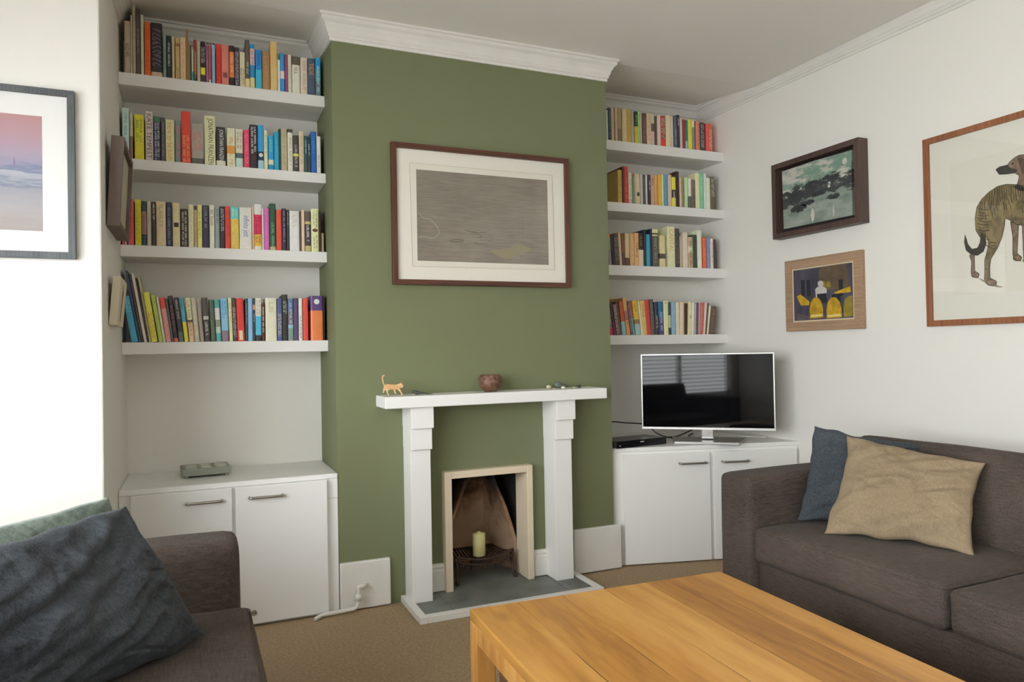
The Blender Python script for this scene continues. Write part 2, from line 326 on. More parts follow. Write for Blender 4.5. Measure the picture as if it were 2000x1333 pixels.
BOOKS = {
 'L1': [
  ('pale grey artist', -0.8276, 0.0242, 0.2268, 0.0, '150,135,115', '=ALICE NEEL@.42-.68', '60,50,45'),
  ('slim pale pink', -0.8031, 0.0066, 0.2543, 0.0, '155,145,130', '', ''),
  ('tallest cream', -0.7953, 0.0116, 0.2989, 0.0, '150,140,115', '~@.15-.5', '90,75,60'),
  ('dark plum', -0.7834, 0.0172, 0.2844, 0.0, '72,62,62', '~@.3-.7', '130,110,110'),
  ('tall whitish green', -0.7654, 0.0121, 0.2629, 0.0, '160,160,140', '', ''),
  ('bright orange', -0.751, 0.0235, 0.2348, 0.0, '205,78,28', '~@.1-.9', '170,40,10'),
  ('thick black swirl-patterned', -0.7263, 0.0451, 0.2365, 0.0, '40,40,44:.9;165,140,115', 'S@.1-.8', '150,140,150'),
  ('slim teal grey', -0.68, 0.0132, 0.1893, 0.0, '100,120,115', '~@.3-.8', '60,80,80'),
  ('black round-spined', -0.6657, 0.0192, 0.1868, 0.0, '35,42,45', '~@.15-.7', '170,170,165'),
  ('pale cream slim', -0.645, 0.0109, 0.1858, 0.0, '165,150,115', '', ''),
  ('tan spotted', -0.6316, 0.0182, 0.1835, 0.0, '160,138,95:.12;120,90,60:.2;160,138,95', '~@.7-.95', '90,70,40'),
  ('cream orange-lettered', -0.6124, 0.0233, 0.1866, 0.0, '185,160,125', '~@.1-.95', '190,110,70'),
  ('slender brown tall', -0.588, 0.0075, 0.2289, 0.0, '128,90,45', '', ''),
  ('slim salmon tan', -0.5801, 0.0057, 0.1716, 0.0, '165,112,85', '', ''),
  ('slim dark green', -0.5739, 0.0065, 0.1611, 0.0, '48,72,52', '', ''),
  ('slim white and teal', -0.567, 0.0072, 0.1463, 0.0, '160,165,150:.7;40,130,120', '', ''),
  ('brown portrait', -0.5584, 0.0121, 0.1875, 0.0, '130,40,30:.25;125,80,52:.8;50,40,50', '~@.3-.9', '180,130,100'),
  ('plain stone grey', -0.545, 0.0128, 0.1812, 0.0, '150,142,122', '', ''),
  ('black yellow-banded', -0.5312, 0.0205, 0.1832, 0.0, '42,36,38:.63;215,195,20:.8;50,46,46', '~~@.12-.55', '190,185,185'),
  ('mauve white-topped', -0.509, 0.0102, 0.1841, 0.0, '40,35,38:.05;130,82,112', '=C@.0-.08', '230,230,225'),
  ('maroon white-topped', -0.4984, 0.0104, 0.1836, 0.0, '40,35,38:.05;152,66,74:.9;170,160,130', '=C@.0-.08', '230,230,225'),
  ('sky blue white-topped', -0.4855, 0.0142, 0.1833, 0.0, '40,35,38:.05;104,148,188', '=C@.0-.08', '230,230,225'),
  ('bright red', -0.4683, 0.0215, 0.1835, 0.0, '196,46,32', '~@.1-.9', '150,20,15'),
  ('thick salmon pink', -0.446, 0.0318, 0.185, 0.0, '198,106,96', '#@.68-.8', '110,60,55'),
  ('orange black-ended', -0.4132, 0.0224, 0.1841, 0.0, '45,38,36:.15;188,102,52:.78;45,40,40', '~@.2-.7', '215,170,130'),
  ('dark violet', -0.3904, 0.0189, 0.1773, 0.0, '55,46,62', '~~@.1-.98', '190,180,195'),
  ('cream black-lettered', -0.37, 0.0231, 0.1602, 0.0, '175,168,138', '~~@.45-.9', '60,55,50'),
  ('tall dark grey', -0.3465, 0.0197, 0.219, 0.0, '78,73,68:.8;180,165,120', '~@.45-.7', '160,165,160'),
  ('blue pink-banded', -0.3261, 0.0209, 0.2029, 0.0, '22,120,160:.1;205,150,140:.47;35,120,165:.75;200,170,110', '~@.14-.7', '60,110,160'),
  ('deep blue glossy', -0.3026, 0.0276, 0.1805, 0.0, '25,112,178:.5;40,150,190', '~@.1-.5', '15,80,140'),
  ('wide brown', -0.2736, 0.0349, 0.1802, 0.0, '132,104,66', '~@.1-.9', '165,115,60'),
  ('tallest yellow cream', -0.2382, 0.0305, 0.2288, 0.0, '178,152,98', '~~@.1-.55', '225,140,40'),
  ('short white slim', -0.2073, 0.0114, 0.1483, 0.0, '192,190,190', '', ''),
  ('blue white-middled', -0.1954, 0.0193, 0.181, 0.0, '22,124,172:.45;190,195,190:.65;22,120,172', '', ''),
  ('slim plum', -0.1749, 0.0129, 0.1769, 0.0, '128,52,94', '~@.4-.75', '180,90,140'),
  ('slim off-white', -0.1616, 0.0163, 0.1776, 0.0, '176,170,152', '~@.4-.9', '120,150,120'),
  ('wide pinkish cream', -0.144, 0.0376, 0.1744, 0.0, '78,70,62:.22;200,180,162', '~@.28-.45', '90,80,70'),
  ('plain ivory', -0.1056, 0.032, 0.1752, 0.0, '178,166,148', '~@.1-.9', '140,130,110'),
  ('navy orange-lettered', -0.073, 0.0338, 0.1742, 0.0, '62,72,92', '=TIDE@.12-.45', '225,120,50'),
  ('blue seascape', -0.0382, 0.0245, 0.1825, 0.0, '15,125,185:.3;70,130,140:.6;85,100,105', '~@.2-.9', '150,180,180'),
 ],
 'L2': [
  ('pale blue', -0.8393, 0.0266, 0.2172, 0.0, '155,178,178', '~@.1-.9', '90,130,150'),
  ('slim white over brown', -0.8108, 0.0121, 0.1987, 0.0, '165,160,145:.5;110,85,85', '~@.1-.9', '120,110,110'),
  ('bright yellow', -0.7934, 0.0371, 0.1937, 0.0, '200,170,5', '~~@.1-.6', '60,120,40'),
  ('pale pink poetry', -0.7515, 0.0308, 0.2129, 0.0, '172,160,158', '=KATE TEMPEST@.05-.95', '75,72,62'),
  ('green and navy', -0.7197, 0.0267, 0.1921, 0.0, '55,100,75:.12;45,50,75', '~~@.12-.95', '190,205,190'),
  ('dark grey mottled', -0.6915, 0.0163, 0.1904, 0.0, '75,70,74', '~@.1-.9', '120,115,115'),
  ('cream orange-worded', -0.6736, 0.0352, 0.1844, 0.0, '214,188,135', '=How to be both@.08-.95', '205,120,60'),
  ('grey pink-lettered', -0.6366, 0.0228, 0.1838, 0.0, '96,108,110', '~@.1-.9', '215,90,100'),
  ('large red gold-lettered', -0.612, 0.0382, 0.2281, 0.0, '192,50,35', '~~@.45-.95', '225,140,90'),
  ('grey pink-titled', -0.572, 0.051, 0.1794, 0.0, '132,126,118:.85;70,72,66', '~~@.2-.65', '205,90,85'),
  ('tall yellow novel', -0.5193, 0.0458, 0.2197, 0.0, '220,210,138', '=JONATHAN FRANZEN@.05-.98', '70,65,40'),
  ('black and red novel', -0.4714, 0.0385, 0.174, 0.0, '46,44,44:.86;185,178,162', '=JONATHAN FRANZEN@.06-.86', '205,205,195'),
  ('cream flower-painted', -0.4278, 0.0355, 0.1749, 0.0, '214,186,150:.45;200,125,45:.65;215,190,150', '~@.2-.95', '215,110,70'),
  ('white cat-pictured', -0.391, 0.0313, 0.1744, 0.0, '190,180,158:.62;60,85,80:.75;150,175,165', '~~@.07-.5', '90,90,75'),
  ('crimson pink', -0.3575, 0.0253, 0.1727, 0.0, '208,46,84', '~@.1-.9', '240,110,130'),
  ('black tall white-lettered', -0.3314, 0.0333, 0.1993, 0.0, '44,36,40', '~~@.04-.65', '205,195,200'),
  ('blue emblem-spined', -0.2972, 0.0257, 0.2, 0.0, '32,126,188:.6;25,50,70:.8;130,165,180', 'O@.63-.73', '225,230,230'),
  ('slim peach', -0.2711, 0.0165, 0.1789, 0.0, '218,180,142', '~@.1-.6', '150,110,90'),
  ('cyan cream-labelled', -0.2526, 0.0242, 0.1576, 0.0, '25,132,175:.7;195,195,150:.84;25,120,160', '~@.1-.5', '90,180,210'),
  ('steel blue', -0.2275, 0.0214, 0.177, 0.0, '32,128,162', '~@.2-.8', '60,150,190'),
  ('slim blackish green', -0.2057, 0.0081, 0.1942, 0.0, '28,62,62', '', ''),
  ('wide khaki', -0.1965, 0.0276, 0.1974, 0.0, '152,142,118', '~@.1-.9', '110,120,70'),
  ('off-white black-capped', -0.1679, 0.0231, 0.1957, 0.0, '60,55,50:.08;180,175,158', '~@.2-.9', '120,125,125'),
  ('black yellow-striped', -0.1437, 0.0257, 0.1704, 0.0, '60,54,58:.5;225,200,50:.57;60,54,58', '~@.25-.9', '165,160,160'),
  ('cream green-edged', -0.1171, 0.0227, 0.1913, 0.0, '172,160,134', '~@.1-.8', '120,120,80'),
  ('dark teal', -0.0935, 0.0145, 0.1734, 0.0, '48,74,78', '~@.1-.5', '130,175,180'),
  ('slim bottle green', -0.0786, 0.0143, 0.1692, 0.0, '44,58,58', '~@.2-.5', '160,170,165'),
  ('royal blue', -0.0633, 0.0251, 0.1958, 0.0, '30,82,150', '~@.1-.5', '60,120,190'),
  ('end white', -0.0376, 0.0194, 0.1768, 0.0, '192,186,170', '~@.5-.85', '120,115,105'),
 ],
 'L3': [
  ('small black and pink', -0.8436, 0.009, 0.1701, 0.0, '50,38,40:.75;170,70,80', '', ''),
  ('slim whitish', -0.8334, 0.0076, 0.1815, 0.0, '168,162,150', '', ''),
  ('rose red', -0.8216, 0.0227, 0.196, 0.0, '170,74,82', '~@.1-.9', '140,40,50'),
  ('yellow olive-lettered', -0.7947, 0.024, 0.196, 0.0, '198,176,22', '~~@.05-.95', '130,110,10'),
  ('slate brick-banded', -0.7699, 0.0193, 0.1904, 0.0, '46,56,62:.23;132,98,92:.74;44,52,60', '~@.3-.7', '90,50,45'),
  ('grey green plain', -0.7499, 0.0178, 0.1913, 0.0, '155,152,134', '~@.1-.5', '135,140,120'),
  ('blackish brown', -0.7313, 0.0161, 0.1903, 0.0, '58,46,44', '~@.05-.4', '180,185,175'),
  ('wide beige', -0.7142, 0.0384, 0.1933, 0.0, '176,160,130', '~@.05-.65', '140,130,90'),
  ('navy round-spined', -0.675, 0.0221, 0.1923, 0.0, '46,50,74', '~@.1-.95', '110,115,140'),
  ('cream black-squared', -0.6511, 0.0313, 0.1928, 0.0, '176,164,126', '#@.45-.55', '55,50,35'),
  ('black silver-lettered', -0.619, 0.0302, 0.1665, 0.0, '44,38,36', '~~@.05-.95', '160,165,160'),
  ('tan cream', -0.5884, 0.0224, 0.1885, 0.0, '190,172,140', '~@.1-.9', '150,150,110'),
  ('patchy beige brown', -0.5652, 0.0127, 0.1844, 0.0, '60,42,36:.1;158,136,104', '~@.15-.9', '110,90,60'),
  ('lime yellow', -0.5516, 0.0185, 0.1889, 0.0, '180,174,100', '~@.15-.8', '110,115,30'),
  ('blue black', -0.5321, 0.0281, 0.1883, 0.0, '46,44,60', '~@.05-.5', '110,120,120'),
  ('cream maroon-titled', -0.5031, 0.0206, 0.1901, 0.0, '186,178,160', '=Ali Smith@.1-.48', '130,45,50'),
  ('slate grey', -0.4817, 0.0205, 0.184, 0.0, '116,128,130', '~@.05-.4', '70,90,90'),
  ('black bold-titled', -0.4601, 0.0196, 0.1873, 0.0, '42,38,38', '~~@.04-.6', '195,190,180'),
  ('scarlet red', -0.4401, 0.0228, 0.1906, 0.0, '196,48,42', '~@.1-.7', '165,25,25'),
  ('orange turquoise-topped', -0.4164, 0.0358, 0.1883, 0.0, '72,168,172:.28;206,150,54', '~~@.04-.95', '230,180,90'),
  ('wide cream blue-titled', -0.3796, 0.0524, 0.1888, 0.0, '212,196,170', '=infinite jest@.2-.7', '70,90,140'),
  ('slim rosy brown', -0.3268, 0.0091, 0.194, 0.0, '175,145,125', '', ''),
  ('white crimson amber', -0.3168, 0.0321, 0.2077, 0.0, '200,192,175:.23;195,32,72:.66;215,145,20:.92;200,185,165', '~~@.27-.9', '110,15,45'),
  ('slim blush', -0.2842, 0.0077, 0.1896, 0.0, '205,188,182', '', ''),
  ('magenta purple', -0.2759, 0.0238, 0.1912, 0.0, '168,82,142', '~@.1-.9', '205,100,160'),
  ('tall forest green', -0.251, 0.0264, 0.214, 0.0, '32,72,52:.92;150,140,110', '~@.4-.95', '95,150,100'),
  ('red orange', -0.2235, 0.0257, 0.1877, 0.0, '230,58,40', '', ''),
  ('slim black violet', -0.197, 0.0182, 0.1949, 0.0, '50,42,54', '~@.05-.8', '140,120,145'),
  ('slim black', -0.1777, 0.0122, 0.1891, 0.0, '50,50,50', '~@.05-.4', '150,150,140'),
  ('wide ivory white', -0.1646, 0.0449, 0.1855, 0.0, '206,202,184', '~@.1-.4', '170,160,130'),
  ('thin dark brown', -0.119, 0.0068, 0.188, 0.0, '80,66,52', '', ''),
  ('thin pink tan', -0.1113, 0.0142, 0.1934, 0.0, '190,160,138', '', ''),
  ('black-panelled olive', -0.0962, 0.0276, 0.1886, 0.0, '80,68,66:.25;155,145,92:.32;60,52,58:.85;155,145,92', '~@.35-.75', '200,200,205'),
  ('cream eye-pictured', -0.0676, 0.0345, 0.2014, 0.0, '210,196,134', 'E@.1-.9', '80,60,45'),
  ('tall near-black', -0.0324, 0.0084, 0.1909, 0.0, '50,32,28', '', ''),
  ('short olive', -0.0235, 0.0145, 0.0905, 0.0, '125,118,84', '', ''),
 ],
 'L4': [
  ('leaning turquoise', -0.8128, 0.0265, 0.1961, 9.2, '55,135,165', '~~@.05-.35', '130,180,200'),
  ('tall leaning navy', -0.7854, 0.0091, 0.3068, 9.2, '50,62,90', '', ''),
  ('leaning charcoal', -0.7758, 0.0093, 0.2926, 9.1, '70,62,58', '~@.1-.9', '110,100,90'),
  ('leaning pale slim', -0.7653, 0.0117, 0.2942, 9.1, '175,165,160', '', ''),
  ('leaning black tall', -0.7531, 0.0064, 0.2765, 9.1, '50,44,38', '', ''),
  ('leaning speckled cream', -0.746, 0.0088, 0.2799, 8.6, '150,140,110', '~@.2-.9', '100,80,60'),
  ('yellow red-lettered leaning', -0.7367, 0.0241, 0.2142, 8.4, '202,178,62', '~~@.38-.95', '170,95,25'),
  ('leaning olive green', -0.7094, 0.017, 0.203, 8.4, '145,158,80', '~@.1-.9', '120,130,60'),
  ('leaning pale cream', -0.692, 0.0103, 0.1948, 7.8, '178,178,150', '', ''),
  ('leaning red lettered', -0.6805, 0.0203, 0.1921, 7.5, '185,58,55:.25;180,135,130', '~~@.25-.95', '175,45,45'),
  ('slim dim grey', -0.6597, 0.0092, 0.1897, 7.4, '82,76,78', '', ''),
  ('black red-dotted', -0.6499, 0.0186, 0.2003, 6.9, '44,44,50:.92;195,80,60', '~@.2-.8', '140,80,70'),
  ('black white-marked', -0.6302, 0.0195, 0.1923, 6.2, '46,46,52:.78;70,90,85', '~@.05-.5', '150,150,150'),
  ('cyan over yellow', -0.6085, 0.0166, 0.1925, 6.0, '62,135,155:.55;202,172,18', '~@.05-.3', '40,100,120'),
  ('cream brown-banded', -0.5892, 0.021, 0.191, 4.8, '194,178,140:.5;80,65,55:.56;185,150,120', '~@.05-.9', '110,80,60'),
  ('greyish beige', -0.5675, 0.0205, 0.1915, 4.8, '155,146,132', '~@.2-.9', '175,170,120'),
  ('slim warm grey', -0.5453, 0.0152, 0.1916, 4.7, '132,120,112', '', ''),
  ('dark brown plaque', -0.5277, 0.024, 0.1924, 3.6, '66,60,56:.42;150,148,140:.5;58,50,46', '~@.55-.85', '210,205,190'),
  ('murky green', -0.502, 0.0206, 0.1843, 2.7, '62,78,66', '~@.5-.9', '90,110,80'),
  ('teal striped seascape', -0.4808, 0.0218, 0.1847, 2.7, '60,135,130:.2;180,185,175:.48;120,125,100:.65;150,170,160:.8;70,140,135', '', ''),
  ('light blue cloudy', -0.4582, 0.0297, 0.1903, 1.7, '104,154,196:.75;110,95,110', '~~@.05-.45', '50,100,160'),
  ('slim pale gold', -0.4268, 0.0148, 0.1936, 1.7, '204,184,132', '~@.1-.6', '150,130,80'),
  ('olive brown white-lettered', -0.4113, 0.017, 0.1928, 1.7, '60,52,42', '~~@.2-.9', '200,195,180'),
  ('red cream-labelled', -0.3935, 0.0317, 0.192, 1.6, '186,42,38', 'B@.75-.97', '220,170,140'),
  ('slim deep teal', -0.3609, 0.0116, 0.1919, 0.0, '40,58,66', '~@.1-.6', '120,130,130'),
  ('pale sky blue', -0.3489, 0.0201, 0.1916, 0.0, '104,150,180', '~@.3-.7', '120,140,170'),
  ('dark portrait-topped', -0.3277, 0.0098, 0.193, 0.0, '48,48,50:.15;190,120,90:.27;50,48,58', '~@.35-.55', '190,180,180'),
  ('white and cyan', -0.3175, 0.0266, 0.194, 0.0, '192,190,165:.42;55,150,180:.86;40,45,50', '~~@.04-.4', '110,110,90'),
  ('short brown', -0.2901, 0.0125, 0.1706, 0.0, '78,42,32', '~~@.1-.8', '200,190,170'),
  ('thick plain cream', -0.2747, 0.0492, 0.1953, 0.0, '196,182,156', '~@.1-.35', '160,145,115'),
  ('navy pink-lettered', -0.2244, 0.0221, 0.1921, 0.0, '62,72,112', '~~@.35-.9', '215,165,140'),
  ('black-green tall', -0.2016, 0.024, 0.211, 0.0, '42,42,40', '~~@.14-.4', '150,160,150'),
  ('muted blue pictured', -0.1768, 0.0243, 0.1927, 0.0, '76,96,128:.3;90,90,100:.62;110,150,170:.7;100,120,115', '~@.1-.6', '150,165,175'),
  ('purple navy', -0.1515, 0.0213, 0.1951, 0.0, '66,56,88', '', ''),
  ('cream v-marked', -0.1291, 0.0169, 0.1954, 0.0, '206,192,168', '~@.4-.95', '60,55,60'),
  ('vivid red', -0.1097, 0.0238, 0.1956, 0.0, '226,58,48', '~@.1-.9', '195,35,30'),
  ('thick orange purple-topped', -0.0753, 0.0556, 0.207, 0.0, '72,52,98:.33;230,98,48', 'D@.07-.19', '235,235,190'),
  ('thin black end', -0.0181, 0.0054, 0.2079, 0.0, '40,28,24', '', ''),
 ],
 'R1': [
  ('slim pale green', 1.6088, 0.0133, 0.1769, 0.0, '155,160,136', '', ''),
  ('dark blue', 1.6235, 0.0212, 0.1892, 0.0, '46,62,74', '~@.1-.9', '90,110,120'),
  ('cream ring-marked', 1.6463, 0.0209, 0.1928, 0.0, '170,152,128', '~@.1-.9', '140,120,90'),
  ('slim grey cream', 1.6679, 0.0165, 0.1944, 0.0, '158,142,118', '', ''),
  ('two-tone taupe', 1.6854, 0.0307, 0.1974, 0.0, '132,116,86:.6;105,92,70', '', ''),
  ('sandy cream', 1.7176, 0.0323, 0.1948, 0.0, '165,150,110', '~@.1-.9', '180,160,140'),
  ('olive tan', 1.751, 0.029, 0.1966, 0.0, '158,128,58', '~@.1-.9', '120,120,40'),
  ('grey blue', 1.7821, 0.019, 0.1987, 0.0, '124,136,132', '~@.1-.4', '130,120,130'),
  ('black over mustard', 1.8021, 0.024, 0.1896, 0.0, '50,42,24:.46;188,142,34', '~@.1-.4', '170,150,90'),
  ('bright green', 1.8275, 0.0138, 0.1968, 0.0, '108,172,100', '', ''),
  ('slim pale stone', 1.8421, 0.0131, 0.1855, 0.0, '155,145,120', '', ''),
  ('plum brown', 1.8566, 0.0278, 0.1871, 0.0, '78,58,60', '~@.1-.9', '140,100,90'),
  ('warm cream', 1.8859, 0.0319, 0.1883, 0.0, '172,152,122', '~@.1-.9', '140,120,85'),
  ('white black-smudged', 1.9185, 0.022, 0.1902, 0.0, '158,150,138:.3;75,65,60:.55;165,140,140', '', ''),
  ('dark brown', 1.9416, 0.017, 0.1794, 0.0, '70,60,52', '', ''),
  ('pale rose', 1.9601, 0.0247, 0.1858, 0.0, '172,156,140', '', ''),
  ('red large-lettered', 1.9855, 0.0347, 0.1862, 0.0, '130,42,36:.75;175,40,38', '~~@.05-.72', '225,190,160'),
  ('wide cream', 2.0214, 0.0357, 0.1933, 0.0, '174,164,132', '', ''),
  ('grey cream', 2.0585, 0.0211, 0.1923, 0.0, '166,156,144', '', ''),
  ('indigo patterned', 2.0811, 0.0201, 0.197, 0.0, '70,76,98', '~@.4-.9', '130,140,160'),
  ('black tall', 2.1019, 0.0194, 0.2033, 0.0, '48,42,48', '~@.1-.3', '190,190,190'),
  ('pale grey', 2.1228, 0.0228, 0.1889, 0.0, '162,152,138', '', ''),
  ('maroon', 2.1468, 0.0188, 0.1823, 0.0, '124,32,54', '', ''),
  ('teal', 2.1663, 0.0174, 0.1792, 0.0, '22,98,104:.7;90,160,160', '~@.1-.4', '60,130,130'),
  ('yellow', 2.1844, 0.0284, 0.1855, 0.0, '196,166,28', '~@.1-.9', '220,195,60'),
  ('white over grey', 2.2136, 0.0148, 0.18, 0.0, '180,180,150:.22;108,112,108', '', ''),
  ('slim dusky purple', 2.2288, 0.0137, 0.1798, 0.0, '96,76,92', '', ''),
  ('coral striped', 2.2433, 0.0287, 0.1833, 0.0, '202,106,74', '~@.1-.9', '150,60,30'),
  ('black white-lettered', 2.2735, 0.0312, 0.1762, 0.0, '48,52,54', '~~@.05-.9', '150,155,160'),
  ('slim dark red', 2.3059, 0.0104, 0.1744, 0.0, '120,26,32', '', ''),
  ('soft red', 2.3171, 0.0217, 0.1756, 0.0, '200,72,70', '', ''),
  ('red orange cream-lettered', 2.3396, 0.0292, 0.1771, 0.0, '212,78,50', '~~@.2-.9', '235,195,160'),
 ],
 'R2': [
  ('wide olive large-format', 1.683, 0.029, 0.1941, 0.0, '155,130,66', '~@.1-.9', '110,95,30'),
  ('tall slim brown', 1.7131, 0.0114, 0.2159, 0.0, '78,42,28', '', ''),
  ('tall dark red', 1.7252, 0.0268, 0.217, 0.0, '158,42,44', '~@.3-.9', '200,90,80'),
  ('cream pink-footed', 1.753, 0.0238, 0.1838, 0.0, '170,165,138:.85;200,140,130', '~@.2-.9', '120,100,90'),
  ('sage green', 1.7779, 0.0151, 0.1636, 0.0, '86,112,88', '', ''),
  ('slim pearl grey', 1.794, 0.0113, 0.1838, 0.0, '146,142,132', '', ''),
  ('cream black-labelled', 1.806, 0.0279, 0.18, 0.0, '174,154,122', '#@.6-.72', '60,45,35'),
  ('slim light grey', 1.8342, 0.0163, 0.181, 0.0, '156,148,144', '', ''),
  ('dark slate green', 1.8513, 0.0196, 0.1794, 0.0, '60,66,62', '~@.1-.9', '90,100,95'),
  ('slim ice blue', 1.8716, 0.0139, 0.1792, 0.0, '158,164,166', '', ''),
  ('near-black brown', 1.8862, 0.0197, 0.1813, 0.0, '60,40,40', '~@.2-.5', '180,165,165'),
  ('dusty beige', 1.9073, 0.0277, 0.1799, 0.0, '156,130,112', '~@.1-.3', '70,50,30'),
  ('terracotta orange', 1.9365, 0.0206, 0.1822, 0.0, '202,132,72', '~@.3-.9', '150,110,90'),
  ('amber orange', 1.9586, 0.0243, 0.1873, 0.0, '208,138,44', '', ''),
  ('slim yellow green', 1.984, 0.0146, 0.19, 0.0, '188,172,118', '', ''),
  ('clear blue', 2.0001, 0.0256, 0.1907, 0.0, '72,126,156', '~@.1-.9', '60,110,130'),
  ('rose beige', 2.0275, 0.0265, 0.1929, 0.0, '174,148,130', '', ''),
  ('black yellow-blocked', 2.0559, 0.0281, 0.1896, 0.0, '60,40,30:.05;205,185,20:.45;52,38,28:.7;190,180,40', '~@.5-.7', '180,180,170'),
  ('tall black', 2.0847, 0.0245, 0.2165, 0.0, '46,30,26', '', ''),
  ('pinkish white', 2.1149, 0.0164, 0.181, 0.0, '180,154,140', '~@.1-.6', '150,110,100'),
  ('mottled khaki', 2.132, 0.0169, 0.1802, 0.0, '116,104,84', '~@.1-.9', '80,70,40'),
  ('mint green', 2.15, 0.0256, 0.1859, 0.0, '146,172,128', '', ''),
  ('white dark-footed', 2.1768, 0.0204, 0.1818, 0.0, '172,170,160:.6;75,78,68', '', ''),
  ('dark taupe', 2.1987, 0.0308, 0.1751, 0.0, '92,82,76', '~@.3-.9', '60,50,45'),
  ('tall cream', 2.2306, 0.0336, 0.2197, 0.0, '190,174,134', '', ''),
  ('tall sea green', 2.2654, 0.0273, 0.2244, 0.0, '98,152,122', '~@.1-.6', '140,190,160'),
  ('slim blue grey', 2.2934, 0.0162, 0.2194, 0.0, '164,172,166', '', ''),
  ('blush cream', 2.3104, 0.0306, 0.1963, 0.0, '192,176,158', '', ''),
  ('olive black white-lettered', 2.3422, 0.0304, 0.2051, 0.0, '78,74,56', '~~@.05-.62', '190,190,175'),
 ],
 'R3': [
  ('green pictured', 1.6118, 0.018, 0.1805, 2.9, '190,90,50:.1;120,130,105:.5;125,110,125', '~@.2-.9', '70,70,70'),
  ('slim black violet', 1.6305, 0.0181, 0.1784, 2.9, '50,38,44', '', ''),
  ('black mottled', 1.6493, 0.0343, 0.184, 2.9, '64,54,52', '~~@.1-.9', '120,125,115'),
  ('leaning beige', 1.685, 0.0193, 0.1928, 2.8, '162,142,118', '', ''),
  ('slim chocolate', 1.705, 0.0166, 0.1887, 2.5, '104,72,42:.6;80,62,60', '', ''),
  ('cream brown-footed', 1.7223, 0.0292, 0.1896, 0.0, '168,152,118:.75;80,60,45', '', ''),
  ('tan', 1.7529, 0.0311, 0.1912, 0.0, '170,132,92', '~@.1-.9', '190,160,110'),
  ('orange tan', 1.7844, 0.0295, 0.1948, 0.0, '176,138,92', '~@.3-.7', '80,55,35'),
  ('black over cream', 1.8146, 0.0368, 0.1963, 0.0, '48,36,28:.5;184,158,136', '~@.1-.4', '110,100,80'),
  ('deep navy', 1.8532, 0.0153, 0.2178, 0.0, '36,46,58', '', ''),
  ('turquoise', 1.8692, 0.0257, 0.1905, 0.0, '32,128,152', '', ''),
  ('blackish navy', 1.8957, 0.0147, 0.2245, 0.0, '30,38,62', '', ''),
  ('smoky grey white-topped', 1.9118, 0.0418, 0.2229, 0.0, '185,175,130:.1;60,50,40:.14;170,160,130:.18;76,72,62', '~@.2-.9', '130,130,120'),
  ('beige dark-banded', 1.9638, 0.0404, 0.1892, 0.0, '184,164,126:.57;72,66,60:.73;182,162,126', '', ''),
  ('large pale yellow', 2.021, 0.0553, 0.2458, 0.0, '198,188,138', '=CAPITAL@.07-.62', '215,125,60'),
  ('charcoal', 2.0778, 0.029, 0.2352, 0.0, '60,56,56', '~@.3-.9', '110,90,80'),
  ('muted beige', 2.1079, 0.0202, 0.1886, 0.0, '146,136,116', '', ''),
  ('wide pinkish beige', 2.1284, 0.0356, 0.2144, 0.0, '178,162,148', '', ''),
  ('brown cream-striped', 2.1655, 0.0336, 0.1883, 0.0, '156,134,110:.3;190,170,140:.5;150,128,100', '~@.1-.9', '90,60,60'),
  ('dark green', 2.2003, 0.0327, 0.2039, 0.0, '44,62,52', '', ''),
  ('creamy white', 2.2341, 0.0317, 0.232, 0.0, '190,180,156', '', ''),
  ('orange red', 2.275, 0.0281, 0.1893, 0.0, '200,78,48', '~@.3-.7', '230,120,80'),
  ('lavender blue', 2.3081, 0.0232, 0.1897, 0.0, '98,114,146', '', ''),
  ('white mottled', 2.3325, 0.0198, 0.1852, 0.0, '180,166,156', '~@.1-.9', '110,100,110'),
  ('short dark brown', 2.3535, 0.0211, 0.1809, 0.0, '64,46,42', '', ''),
 ],
 'R4': [
  ('red-footed speckled', 1.6107, 0.0218, 0.2021, 7.5, '96,74,70:.8;150,40,50', '~~@.05-.7', '180,170,160'),
  ('purple-footed black', 1.6339, 0.0154, 0.1867, 7.5, '60,46,52:.6;90,45,80', '', ''),
  ('pink white-lettered', 1.6499, 0.0243, 0.1796, 7.5, '96,60,66', '~~@.03-.97', '215,185,170'),
  ('dim grey', 1.6753, 0.0155, 0.1939, 7.5, '80,70,66', '', ''),
  ('brown over pale teal', 1.6914, 0.0269, 0.1952, 6.8, '150,72,40:.6;110,150,150', '', ''),
  ('orange speckled', 1.7208, 0.0247, 0.2168, 6.8, '216,134,74:.35;150,90,80:.6;210,120,70', '~@.3-.7', '80,60,80'),
  ('dark grey pictured', 1.7469, 0.0174, 0.1992, 6.8, '76,68,74', '~@.1-.9', '140,140,140'),
  ('rose over teal', 1.7654, 0.0154, 0.2014, 6.8, '150,76,68:.5;92,128,132', '', ''),
  ('yellow over grey blue', 1.7818, 0.0345, 0.2011, 6.3, '208,146,38:.55;120,95,60:.68;125,150,150', '~@.1-.3', '110,80,20'),
  ('slim cream', 1.8187, 0.0124, 0.1993, 6.2, '198,180,146', '', ''),
  ('golden tan', 1.8318, 0.0327, 0.201, 4.3, '204,146,82', '~@.1-.5', '130,75,40'),
  ('crimson', 1.8666, 0.0286, 0.2052, 4.1, '164,50,46', '', ''),
  ('dark green grey', 1.897, 0.0255, 0.21, 3.5, '66,68,64', '~@.1-.9', '110,110,105'),
  ('navy gold-marked', 1.9239, 0.0227, 0.1935, 2.3, '42,46,64', '~@.4-.8', '200,170,100'),
  ('blue over navy', 1.9477, 0.0319, 0.1967, 2.3, '32,86,124:.5;58,56,92', '~@.3-.9', '160,160,185'),
  ('wide straw cream', 1.9811, 0.035, 0.2021, 0.0, '192,174,134', '~@.05-.1', '120,60,30'),
  ('black green', 2.0176, 0.0154, 0.1931, 0.0, '44,58,54:.4;140,150,115:.78;40,44,50', '', ''),
